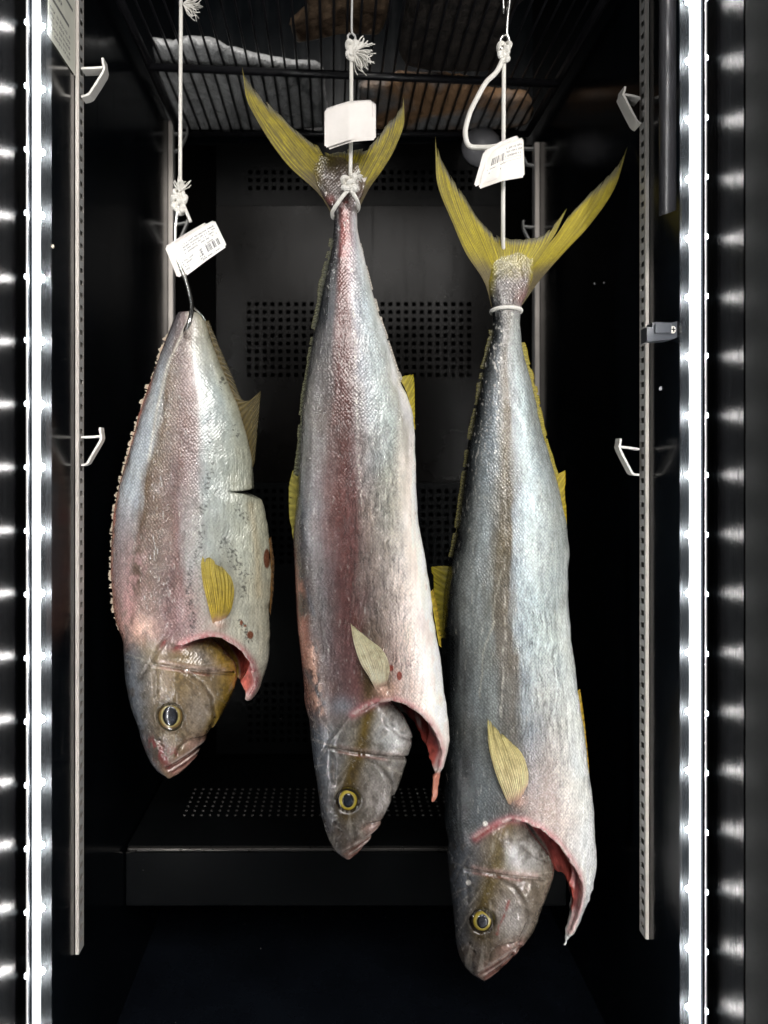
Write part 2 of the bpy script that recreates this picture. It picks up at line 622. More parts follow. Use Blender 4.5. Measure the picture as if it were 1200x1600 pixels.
struct(MB().box(XL - 0.02, XL, 0.665, YB + 0.06, ZF - 0.02, ZT), "wall_left", M_WALL)
struct(MB().box(XR, XR + 0.02, 0.695, YB + 0.06, ZF - 0.02, ZT), "wall_right", M_WALL)
struct(MB().box(XL, XR, 0.40, YB + 0.06, ZF - 0.02, ZF), "floor", M_FLOOR)
struct(MB().box(XL - 0.02, XR + 0.02, 0.45, YB + 0.06, ZT, ZT + 0.02), "ceiling", M_WALL)
back = struct(MB().box(XL, XR, YB, YB + 0.02, ZF, ZT), "wall_back", M_BACK)


def perforated(xs0, xs1, z0, z1, bands, pitch, hole, y, parent, mat):
    """one folded sheet with real square punched holes in horizontal bands"""
    mb = MB()
    v = {}

    def vert(x, z):
        k = (round(x, 5), round(z, 5))
        if k not in v:
            v[k] = len(mb.v); mb.v.append((x, y, z))
        return v[k]

    def quad(a, b, c, d):
        if b - a < 1e-6 or d - c < 1e-6: return
        mb.f.append((vert(a, c), vert(b, c), vert(b, d), vert(a, d)))
    z = z0
    for (hx0, hx1, b0, rows) in bands:
        quad(xs0, xs1, z, b0)
        top = b0 + rows * pitch
        quad(xs0, hx0, b0, top)
        cols = int((hx1 - hx0) / pitch)
        xe = hx0 + cols * pitch
        quad(xe, xs1, b0, top)
        g = (pitch - hole) / 2
        for i in range(cols):
            for j in range(rows):
                a, c = hx0 + i * pitch, b0 + j * pitch
                quad(a, a + pitch, c, c + g); quad(a, a + pitch, c + pitch - g, c + pitch)
                quad(a, a + g, c + g, c + pitch - g); quad(a + pitch - g, a + pitch, c + g, c + pitch - g)
        z = top
    quad(xs0, xs1, z, z1)
    # folded rim back to the wall
    b = len(mb.v)
    mb.v += [(xs0, y, z0), (xs0, y, z1), (xs1, y, z0), (xs1, y, z1), (xs0, YB, z0), (xs0, YB, z1), (xs1, YB, z0), (xs1, YB, z1)]
    mb.f += [(b, b + 1, b + 5, b + 4), (b + 2, b + 6, b + 7, b + 3), (b + 1, b + 3, b + 7, b + 5)]
    return mb.build("perforated_panel", mat, parent)


yp = YB - 0.012
bands = []
for (p0, p1, q0, q1) in ((385, 745, 1060, 1162), (385, 745, 762, 884), (383, 748, 466, 592), (385, 745, 262, 300)):
    rows = int(round((q1 - q0) / F * yp / 0.0123))
    bands.append((PX(p0, yp), PX(p1, yp), PZ(q1, yp), rows))
xa_, xb_ = PX(338, yp), PX(790, yp)
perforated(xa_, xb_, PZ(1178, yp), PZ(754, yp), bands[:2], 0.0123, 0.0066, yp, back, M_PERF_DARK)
perforated(xa_, xb_, PZ(753, yp), PZ(322, yp), bands[2:3], 0.0123, 0.0066, yp - 0.001, back, M_PERF)
perforated(xa_, xb_, PZ(321, yp), PZ(225, yp), bands[3:], 0.0123, 0.0066, yp, back, M_PERF_DARK)  # darker copy: shade under the shelf put into the panel colour
mesh("panel_backing", [(XL, YB - 0.001, ZF), (XR, YB - 0.001, ZF), (XR, YB - 0.001, PZ(222, yp)), (XL, YB - 0.001, PZ(222, yp))],
     [(0, 1, 2, 3)], M_VOID, back)

# drip cover at the bottom: lid with a rolled lip, front panel, punched rows of small raised holes
YT = 0.923
tray = empty("drip_cover", (0.03, YT, PZ(1415, YT)), "low black steel cover with a bright front lip across the bottom of the cabinet", "cover")
z_lid = PZ(1324, YT)
MB().hull(XL + 0.002, PX(885, YT), YT + 0.004, YB - 0.014, z_lid - 0.004, z_lid, 0.0006).build("lid", M_TRAY, tray)
MB().hull(XL + 0.004, PX(885, YT), YT - 0.004, YT + 0.003, z_lid - 0.003, z_lid + 0.0005, 0.0008).build("lip", M_LIP, tray)
MB().hull(XL + 0.001, PX(885, YT), YT, YT + 0.012, PZ(1416, YT), PZ(1331, YT), 0.0012).build("front_panel", M_TRAY, tray)
pts = crom([P(197, 1333, YT - 0.002), P(205, 1330, YT - 0.002), P(330, 1329, YT - 0.002), P(470, 1329, YT - 0.002), P(560, 1326, YT - 0.002)], 30)
MB().tube(pts, 0.0007, 6).build("seam_edge", M_LIP, tray)
mb = MB()
for i in range(36):
    for j in range(7):
        x = XL + 0.055 + i * 0.0112
        y = 1.008 + j * 0.0135
        r = 0.0021
        ring = [(x + r * math.cos(a), y + r * math.sin(a), z_lid) for a in np.linspace(0, 2 * math.pi, 8, endpoint=False)]
        mid = [(x + r * 0.7 * math.cos(a), y + r * 0.7 * math.sin(a), z_lid + 0.0011) for a in np.linspace(0, 2 * math.pi, 8, endpoint=False)]
        mb.add(ring + mid, [(k, (k + 1) % 8, 8 + (k + 1) % 8, 8 + k) for k in range(8)] + [tuple(range(8, 16))])
perf = mb.build("raised_hole", M_HOLE, tray); perf["kind"] = "stuff"

# ------------------------------------------------------------------ door jambs and LED strips
XJL, XJR = -0.2475, 0.3205
j = struct(MB().hull(XJL - 0.03, XJL, 0.42, 0.664, ZF - 0.02, ZT, 0.001), "door_jamb_left", M_JAMB)
j = struct(MB().hull(XJR, XJR + 0.03, 0.598, 0.694, ZF - 0.02, ZT, 0.001), "door_jamb_right", M_JAMB)
j = struct(MB().hull(XJR - 0.001, XJR + 0.04, 0.40, 0.596, ZF - 0.02, ZT, 0.0015), "door_frame_right", M_FRAME)


def led_strip(xc, yc, wall_x, half, label, y_first, pitch_px, reach):
    t = empty("led_strip", (xc, yc, ZF), label, "light strip", "light strips on the door jambs")
    s = 1 if wall_x > xc else -1
    z0, z1 = ZF + 0.01, ZT - 0.02
    # round diffuser tube
    v, f = [], []
    n = 16
    for k in range(n):
        a = 2 * math.pi * k / n
        v += [(xc + half * math.cos(a), yc + half * 0.8 * math.sin(a), z0), (xc + half * math.cos(a), yc + half * 0.8 * math.sin(a), z1)]
    for k in range(n):
        k2 = (k + 1) % n
        f.append((2 * k, 2 * k2, 2 * k2 + 1, 2 * k + 1))
    mesh("diffuser", v, f, M_LED, t, True)
    # holder: thin wall that screens the jamb from the tube
    xa = xc + s * (half + 0.0004)
    MB().hull(min(xa, xa + s * 0.0012), max(xa, xa + s * 0.0012), yc - reach, yc + 0.012, z0, z1, 0.0003).build("holder", M_CLIP, t)
    MB().hull(min(xa + s * 0.0012, wall_x), max(xa + s * 0.0012, wall_x), yc + 0.004, yc + 0.012, z0, z1, 0.0003).build("channel", M_CLIP, t)
    MB().box(min(xa, xa + s * 0.0010), max(xa, xa + s * 0.0010), yc - reach - 0.0008, yc - reach - 0.0002, z0, z1).build("cover_edge", M_LED_EDGE, t)  # not a lamp: reflected glow put in as emission
    xi = xc + s * (half - 0.0006)
    MB().box(min(xi, xa), max(xi, xa), yc - half * 0.8 - 0.0016, yc - half * 0.8 - 0.0010, z0, z1).build("rib", M_VOID, t)
    # milky shell added round the strip to imitate lens bloom, open to the jamb
    v, f = [], []
    n = 20
    R = 0.0105
    for k in range(n + 1):
        a = -math.pi * 0.60 + math.pi * 1.20 * k / n
        x, y = xc - s * (half * 0.5 + R * math.cos(a)), yc - 0.001 - 0.75 * R * math.sin(a)
        v += [(x, y, z0), (x, y, z1)]
    for k in range(n):
        f.append((2 * k, 2 * k + 2, 2 * k + 3, 2 * k + 1))
    mesh("bloom_shell", v, f, M_BLOOM, t, True)
    refl = MB().hull(-0.0009, 0.0009, -0.0012, 0.0012, -0.0018, 0.0018, 0.0004)  # glowing block added where a bead's reflection shows on the jamb
    bv, bf = [], []
    for jn in range(7):
        a = -math.pi / 2 + math.pi * jn / 6
        for i in range(10):
            b = 2 * math.pi * i / 10
            bv.append((0.0017 * math.cos(a) * math.cos(b), 0.0017 * math.cos(a) * math.sin(b), 0.0023 * math.sin(a)))
    bf = [(jn * 10 + i, jn * 10 + (i + 1) % 10, (jn + 1) * 10 + (i + 1) % 10, (jn + 1) * 10 + i) for jn in range(6) for i in range(10)]
    first = {}
    py = y_first
    while PZ(py, yc) > z0 + 0.01:
        for nm, vv, ff, mt, loc in (("bead_reflection", refl.v, refl.f, M_REFL, (xa + s * 0.0022, yc - reach * 0.8, PZ(py, yc))),
                                    ("led_bead", bv, bf, M_BEAD, (xc - s * (half + 0.0016), yc - 0.0005, PZ(py, yc)))):
            if nm not in first:
                o = mesh(nm, vv, ff, mt, None, nm == "led_bead"); first[nm] = o.data
            else:
                o = bpy.data.objects.new(nm, first[nm]); COL.objects.link(o)
            o.parent = t
            o.location = Vector(loc) - ORG[t.name]
        py += pitch_px
    return t


led_strip(PX(57, 0.614), 0.614, XJL, 0.0032, "bright white light strip along the left edge of the cabinet", 42 - 98.3, 98.3, 0.008)
led_strip(PX(1086, 0.652), 0.652, XJR, 0.0046, "bright white light strip along the right edge of the cabinet, the wider one", 96 - 92.3 * 2, 92.3, 0.007)


# ------------------------------------------------------------------ slotted rails and clips
def rail(name_label, wall_x, side, y0, wide, deep, zt, zb, pitch, mats, group, holes=True):
    """side +1: rail on the left wall (sticks out to +x). slotted face looks at the cabinet's middle"""
    t = empty("slotted_rail", (wall_x, y0 + wide / 2, zb), name_label, "shelf rail", group)
    xf = wall_x + side * deep
    e = side * 0.0004
    # edge that faces the camera, with a rounded lip
    MB().hull(min(wall_x + e, xf), max(wall_x + e, xf), y0, y0 + 0.0016, zb, zt, 0.0003).build("front_flange", mats[0], t)
    MB().box(min(wall_x + e, xf), max(wall_x + e, xf), y0 + wide - 0.0016, y0 + wide, zb, zt).build("rear_flange", mats[0], t)
    if holes:
        mb = MB()
        sl, sw = pitch * 0.42, wide * 0.46
        ya, yb = y0 + 0.0017, y0 + wide - 0.0017
        h0, h1 = y0 + wide * 0.5 - sw / 2, y0 + wide * 0.5 + sw / 2
        n = int((zt - zb) / pitch)

        def q(a, b, c, d):
            k = len(mb.v)
            mb.v.extend([(xf, a, c), (xf, b, c), (xf, b, d), (xf, a, d)])
            mb.f.append((k, k + 1, k + 2, k + 3))
        top = zt - n * pitch
        q(ya, yb, zb, zb + (zt - zb - n * pitch))
        for i in range(n):
            a = zt - (i + 1) * pitch
            q(ya, h0, a, a + pitch); q(h1, yb, a, a + pitch)
            q(h0, h1, a, a + pitch / 2 - sl / 2); q(h0, h1, a + pitch / 2 + sl / 2, a + pitch)
        mb.build("slotted_face", mats[1], t)
        mesh("slot_backing", [(wall_x + side * 0.0006, ya, zb), (wall_x + side * 0.0006, yb, zb), (wall_x + side * 0.0006, yb, zt), (wall_x + side * 0.0006, ya, zt)], [(0, 1, 2, 3)], M_VOID, t)
    else:
        MB().box(min(xf - side * 0.001, xf), max(xf - side * 0.001, xf), y0 + 0.0017, y0 + wide - 0.0017, zb, zt).build("slotted_face", mats[1], t)
    return t


G = "slotted shelf rails"
YRL, YRR = 0.744, 0.766
rail("slotted steel rail at the front of the left wall beside the light strip", XL, 1, YRL, 0.015, 0.0040, ZT - 0.02, PZ(1492, YRL), 0.0121, (M_STEEL, M_STEEL_DULL), G)
rail("slotted steel rail at the front of the right wall beside the light strip", XR, -1, YRR, 0.015, 0.0040, ZT - 0.02, PZ(1468, YRR), 0.0121, (M_STEEL, M_STEEL_DULL), G)
rail("blurred steel rail at the rear of the left wall behind the small fish", XL, 1, 1.165, 0.016, 0.0075, PZ(188, 1.165), PZ(1000, 1.165), 0.0121, (M_STEEL, M_STEEL_DULL), G, False)
rail("blurred steel rail at the rear of the right wall behind the largest fish's tail", XR, -1, 1.172, 0.016, 0.0075, PZ(222, 1.172), PZ(1000, 1.172), 0.0121, (M_STEEL, M_STEEL_DULL), G, False)


def bracket(label, arm, hook, Y, depth, mat=M_BRACKET, th=0.0021):
    """bent sheet clip: polylines in the picture at distance Y, extruded back"""
    t = empty("shelf_clip", P(*hook[-1], Y), label, "shelf clip", "shelf clips on the rails")

    def strip(pl, name):
        p = np.array([(PX(a, Y), PZ(b, Y)) for a, b in pl])
        d = np.gradient(p, axis=0); d /= np.linalg.norm(d, axis=1)[:, None]
        nn = np.stack([-d[:, 1], d[:, 0]], 1) * th / 2
        mb = MB()
        m = len(p)
        v = []
        for i in range(m):
            a, b = p[i] + nn[i], p[i] - nn[i]
            v += [(a[0], Y, a[1]), (b[0], Y, b[1]), (b[0], Y + depth, b[1]), (a[0], Y + depth, a[1])]
        f = [(0, 1, 2, 3), (4 * m - 1, 4 * m - 2, 4 * m - 3, 4 * m - 4)]
        for i in range(m - 1):
            for k in range(4):
                f.append((4 * i + k, 4 * i + 4 + k, 4 * i + 4 + (k + 1) % 4, 4 * i + (k + 1) % 4))
        mb.add(v, f)
        return mb.build(name, mat, t)
    strip(arm, "arm")
    strip(hook, "hook")


bracket("upper steel shelf clip on the left front rail", [(127, 106.5), (145, 106), (160, 105)], [(160, 90), (161, 99), (162.5, 106), (161, 112), (150, 130), (139, 146.5), (134, 149), (127, 150.5)], 0.747, 0.013)
bracket("lower steel shelf clip on the left front rail", [(127, 683), (145, 682.5), (156, 681.5)], [(156, 668), (157, 677), (158, 684), (156.5, 689), (146, 707), (136, 724), (132, 726), (127, 726.5)], 0.747, 0.010)
bracket("upper steel shelf clip on the right front rail", [(1001, 153), (990, 149.5), (977, 147.5)], [(977, 135), (976, 142), (974, 147), (977, 153), (986, 171), (995, 188), (998, 191), (1002, 193)], 0.771, 0.016)
bracket("lower steel shelf clip on the right front rail", [(999, 702), (985, 699.5), (970, 698)], [(970, 685), (969.5, 692), (968, 698), (970, 704), (979, 722), (988, 739), (991, 741), (999, 742)], 0.771, 0.012)
MD = M_STEEL_DULL
bracket("dim upper shelf clip at the rear of the left wall behind the white cord", [(266, 208), (278, 207.5), (292, 207)], [(292, 198), (292, 204), (291, 210), (285, 224), (278, 234), (268, 236)], 1.172, 0.008, MD)
bracket("dim lower shelf clip at the rear of the left wall behind the price tag", [(268, 350), (280, 349), (291, 347)], [(292, 343), (292, 347), (290, 352), (283, 368), (277, 378), (267, 380)], 1.172, 0.008, MD)
bracket("dim upper shelf clip at the rear of the right wall near the printed tag", [(838, 231), (825, 231), (812, 230)], [(811, 218), (811, 225), (813, 233), (818, 244), (824, 256), (838, 258)], 1.176, 0.008, MD)
bracket("dim lower shelf clip at the rear of the right wall above the largest tail fin", [(838, 354), (828, 354), (818, 353)], [(818, 344), (818, 350), (819, 358), (824, 368), (829, 376), (838, 378)], 1.176, 0.008, MD)

# black pipe and its clamp on the right wall
YP = 0.69
xp = PX(1043, YP)
r0, r1 = 0.0072, 0.0056
z0, z1 = PZ(333, YP), ZT - 0.01
v, f = [], []
n = 20
for (r, flip) in ((r0, 0), (r1, 1)):
    for (z, sl) in ((z0, 1), (z1, 0)):
        for k in range(n):
            a = 2 * math.pi * k / n
            v.append((xp + r * math.cos(a), YP + r * math.sin(a), z + (sl * 0.35 * r * math.cos(a) + sl * 0.15 * r * math.sin(a))))
for k in range(n):
    k2 = (k + 1) % n
    f += [(k, k2, n + k2, n + k), (2 * n + k, 3 * n + k, 3 * n + k2, 2 * n + k2), (k, 2 * n + k, 2 * n + k2, k2)]
tag(mesh("drain_pipe", v, f, M_PIPE, None, True), "black hollow pipe hanging along the right wall, open at its cut end", "pipe")
clip = empty("pipe_clamp", P(1040, 530, 0.70), "small grey clamp with a screw on the right wall below the pipe", "clamp")
Yc = 0.705
prof = [(1011, 511), (1016, 511), (1019, 512), (1020, 504), (1024, 503), (1050, 504), (1057, 502), (1062, 502), (1062, 526), (1054, 529), (1046, 531), (1024, 532), (1020, 533), (1011, 534)]
vv = [P(a, b, Yc) for a, b in prof] + [(P(a, b, Yc)[0], Yc + 0.014, P(a, b, Yc)[2]) for a, b in prof]
k = len(prof)
MB().add(vv, [tuple(range(k))[::-1], tuple(range(k, 2 * k))] + [(i, (i + 1) % k, k + (i + 1) % k, k + i) for i in range(k)]).build("body", M_CLIP, clip)
mb = MB()
c = P(1052, 515, Yc - 0.001)
rr = 0.0030
ring = [(c[0] + rr * math.cos(a), Yc - 0.0002, c[2] + rr * 1.2 * math.sin(a)) for a in np.linspace(0, 2 * math.pi, 12, endpoint=False)]
top = [(c[0] + rr * 0.75 * math.cos(a), Yc - 0.0014, c[2] + rr * 0.9 * math.sin(a)) for a in np.linspace(0, 2 * math.pi, 12, endpoint=False)]
mb.add(ring + top, [(i, (i + 1) % 12, 12 + (i + 1) % 12, 12 + i) for i in range(12)] + [tuple(range(12, 24))[::-1]])
scr = mb.build("screw", M_STEEL, clip)
mb = MB()
mb.box(c[0] - 0.0018, c[0] + 0.0018, Yc - 0.0017, Yc - 0.00145, c[2] - 0.0004, c[2] + 0.0004)
mb.box(c[0] - 0.0004, c[0] + 0.0004, Yc - 0.0018, Yc - 0.00146, c[2] - 0.0020, c[2] + 0.0020)
mb.build("cross_slot", M_VOID, scr)
mb = MB()
mb.hull(PX(1022, Yc), PX(1048, Yc), Yc - 0.0022, Yc - 0.0003, PZ(521, Yc), PZ(506, Yc), 0.0006)
mb.build("strap", M_CLIP, clip)

# notice sheet on the left wall, seen along its face
Mnote = m_print("notice_print", (0.62, 0.62, 0.54), [
    (0.06, 0.80, 0.05, 0.30, 'txt', 26, 5), (0.06, 0.75, 0.34, 0.37, 'line', 1, 1), (0.06, 0.5, 0.42, 0.50, 'txt', 6, 1),
    (0.06, 0.90, 0.54, 0.57, 'line', 1, 1), (0.3, 0.8, 0.62, 0.72, 'txt', 5, 1), (0.06, 0.95, 0.78, 0.94, 'txt', 20, 3)])
xn = XL + 0.0012
ya, yb_ = 0.672, 0.742
zl = PZ(118, yb_)
nv = []
for (y, z) in ((ya, zl), (yb_, zl), (yb_, zl + 0.105), (ya, zl + 0.105)):
    nv.append((xn, y, z))
for (y, z) in ((ya, zl), (yb_, zl), (yb_, zl + 0.105), (ya, zl + 0.105)):
    nv.append((xn - 0.0006, y, z))
tag(mesh("notice_sheet", nv, [(0, 1, 2, 3), (7, 6, 5, 4), (0, 4, 5, 1), (1, 5, 6, 2), (2, 6, 7, 3), (3, 7, 4, 0)], Mnote, None, False, None,
         [(0, 0), (1, 0), (1, 1), (0, 1)] * 2), "pale printed notice sheet stuck to the left wall at the top", "notice")

# ------------------------------------------------------------------ wire shelf and what lies on it
ZS = CZ + 0.522
shelf = empty("wire_shelf", (0.03, 1.0, ZS), "black wire shelf at the top carrying wrapped and dried pieces", "shelf")


def bar(name, a, b, r):
    return MB().tube([a, b], r, 8).build(name, M_WIRE, shelf, True)


y_f, y_b = 0.70, 1.203
x0, x1 = XL + 0.012, XR - 0.012
bar("side_bar", (x0, y_f, ZS), (x0, y_b, ZS), 0.0055)
bar("side_bar", (x1, y_f, ZS), (x1, y_b, ZS), 0.0055)
bar("cross_bar", (x0, 0.992, ZS - 0.005), (x1, 1.036, ZS - 0.005), 0.0052)
bar("rear_bar", (x0, y_b, ZS), (x1, y_b, ZS), 0.0045)
bar("front_bar", (x0, y_f, ZS), (x1, y_f, ZS), 0.0045)
wm = MB().tube([(0, y_f, 0), (0, y_b, 0)], 0.0016, 6)
first = None
for i in range(1, 34):
    x = x0 + (x1 - x0) * i / 34
    if first is None:
        o = mesh("wire", [(a + x, b, c + ZS + 0.003) for a, b, c in wm.v], wm.f, M_WIRE, shelf, True); first = (o, x)
    else:
        o = bpy.data.objects.new("wire", first[0].data); COL.objects.link(o); o.parent = shelf
        o.location = (x - first[1], 0, 0)


def lump(name, poly, height, mat, label, cat, seed, z0=None, rough=0.004, n=72, m=14, smooth=True, sag=0.0):
    """a slab-like lying piece: outline poly (x, y) on the shelf, domed and noisy"""
    z0 = ZS + 0.0052 if z0 is None else z0
    out = crom(list(poly) + [poly[0]], n + 1)[:-1]
    c = out.mean(0)
    v, f = [], []
    prof = [(0.0, 0.0), (0.35, -0.0), (0.7, 0.0), (0.88, 0.03), (0.97, 0.14), (1.0, 0.35), (0.97, 0.62), (0.88, 0.82), (0.7, 0.93), (0.4, 1.0), (0.0, 1.02)]
    for j, (k, h) in enumerate(prof):
        for i in range(n):
            p = c + (out[i] - c) * k
            nn = fbm(np.array(p[0] * 70 + j * .37), np.array(p[1] * 70 + h * 3), seed) - 0.5
            nn2 = fbm(np.array(p[0] * 260.), np.array(p[1] * 260 + h * 5), seed + 9) - 0.5
            d = (p - c); L = np.linalg.norm(d) + 1e-6
            p = p + d / L * (nn * rough * 2 + nn2 * rough) * (1 if k > 0.6 else 0.2)
            z = z0 + h * height * (0.8 + 0.5 * nn) + (nn * 0.5 + nn2 * 0.6) * rough * (1 if h > 0.01 else 0) + (abs(nn + 0.1) + abs(nn2)) * rough * (1 if h <= 0.01 else 0)
            v.append((p[0], p[1], z))
    J = len(prof)
    for j in range(J - 1):
        for i in range(n):
            i2 = (i + 1) % n
            f.append((j * n + i, (j + 1) * n + i, (j + 1) * n + i2, j * n + i2))
    return tag(mesh(name, v, f, mat, None, smooth), label, cat)


def SH(px, py, dz=0.0):
    """picture point on the shelf's plane"""
    Y = (ZS + 0.006 - CZ) * F / (VY - py)
    return (PX(px, Y), Y)


M_MEAT1 = m_meat("dried_brown_flesh", (0.03, 0.017, 0.010), (0.22, 0.15, 0.095), 0.45, 34)
M_MEAT2 = m_meat("charcoal_crust", (0.012, 0.010, 0.009), (0.06, 0.05, 0.042), 0.6, 60)
M_BAG = m_film("clear_film_white", (0.85, 0.86, 0.86))
M_BAG2 = m_film("clear_film_pink", (0.48, 0.48, 0.48), (0.52, 0.31, 0.17))
lump("dried_fillet", [SH(452, 48), SH(462, 72), SH(500, 66), SH(540, 58), SH(590, 60), SH(605, 30), SH(618, -20), (0.085, 0.80), (0.02, 0.78), SH(470, -10), SH(478, 20)], 0.032, M_MEAT1,
     "brown dried piece with a ragged edge lying on the wire shelf above the blank tag", "meat", 3, rough=0.006)
lump("dried_loin", [SH(628, 40), SH(622, 80), SH(632, 108), SH(660, 116), SH(720, 120), SH(765, 118), SH(790, 90), SH(800, 30), (0.255, 0.80), (0.12, 0.79), SH(640, 0)], 0.05, M_MEAT2,
     "dark charcoal dried block on the wire shelf behind the steel hook", "meat", 8, rough=0.003)
lump("wrapped_parcel", [SH(238, 66), SH(262, 74), SH(300, 66), SH(330, 70), SH(370, 84), SH(430, 98), SH(505, 112), SH(512, 200), SH(420, 206), SH(330, 206), SH(262, 204), SH(246, 130)], 0.022, M_BAG,
     "pale film-wrapped parcel at the rear left of the wire shelf", "parcel", 5, rough=0.004)
lump("wrapped_fillet", [SH(560, 140), SH(600, 132), SH(660, 128), SH(735, 136), SH(760, 150), SH(824, 158), SH(828, 196), SH(780, 206), SH(650, 206), SH(565, 204)], 0.03, M_BAG2,
     "orange piece in clear film at the rear right of the wire shelf", "parcel", 6, rough=0.004)

# pale dome lamp on the back wall under the shelf
def dome(px, py, rpx, label):
    Y = YB - 0.014
    r = rpx / F * Y
    c = P(px, py, Y)
    v, f = [], []
    n, m = 24, 8
    for jn in range(m + 1):
        a = math.pi / 2 * jn / m
        for i in range(n):
            b = 2 * math.pi * i / n
            v.append((c[0] + r * math.cos(a) * math.cos(b), c[1] - 0.7 * r * math.sin(a), c[2] + r * math.cos(a) * math.sin(b)))
    for jn in range(m):
        for i in range(n):
            i2 = (i + 1) % n
            f.append((jn * n + i, (jn + 1) * n + i, (jn + 1) * n + i2, jn * n + i2))
    tag(mesh("wall_dome", v, f, M_DOME, None, True), label, "dome")


dome(752, 230, 31, "pale round dome on the back wall just under the shelf, left of the printed tag")

# specks stuck to the walls
for (px, py, wx, r, lb) in ((1033, 607, XR, 0.0022, "white fleck stuck to the right wall below the clamp"), (944, 442, XR, 0.0014, "tiny white fleck on the right wall, the higher of two beside the yellow tail"),
                            (929, 443, XR, 0.0014, "tiny white fleck on the right wall, nearest the yellow tail"), (82, 385, XL, 0.0018, "tan crumb on the left wall beside the light strip")):
    Y = abs(wx) * F / abs(px - VX)
    c = P(px, py, Y)
    v, f = [], []
    n = 7
    sgn = -1 if wx > 0 else 1
    for jn, (k, h) in enumerate(((1.0, 0), (0.8, 0.6), (0.3, 0.9))):
        for i in range(n):
            a = 2 * math.pi * i / n
            q = r * k * (0.7 + 0.6 * random.random())
            v.append((wx + sgn * h * r, c[1] + q * math.cos(a), c[2] + q * math.sin(a)))
    f = [(jn * n + i, jn * n + (i + 1) % n, (jn + 1) * n + (i + 1) % n, (jn + 1) * n + i) for jn in range(2) for i in range(n)] + [tuple(range(2 * n, 3 * n))]
    tag(mesh("crumb", v, f, M_CRUMB if wx < 0 else M_DOME), lb, "crumb", "specks stuck to the walls")
#@@FISH
# ------------------------------------------------------------------ fish
HSTEP = 1.6


def stops(table, y, u):
    """bilinear colour table: [(y, [(u, rgb), ...]), ...] -> linear rgb"""
    ys = [r[0] for r in table]
    cols = []
    for _, st in table:
        us = [a for a, _ in st]
        c = np.array([lin(b) for _, b in st])
        cols.append(np.stack([np.interp(u, us, c[:, k]) for k in range(3)], -1))
    out = np.zeros(np.shape(u) + (3,))
    yi = np.interp(y, ys, np.arange(len(ys)))
    for i in range(len(ys)):
        w = np.clip(1 - np.abs(yi - i), 0, 1)
        out += cols[i] * w[..., None]
    return out


def over(c, rgb, m):
    return c + (lin(rgb) - c) * np.clip(m, 0, 1)[..., None]


def bell(d, w): return np.exp(-(d / w) ** 2)


YF1, YF2, YF3 = 0.80, 0.765, 0.815      # distance of each fish from the camera (m)


def smin(a, b, k, sg=1):
    """smooth minimum (sg=1) or maximum (sg=-1)"""
    h = np.clip(0.5 + 0.5 * sg * (b - a) / k, 0, 1)
    return b + (a - b) * h - sg * k * h * (1 - h)


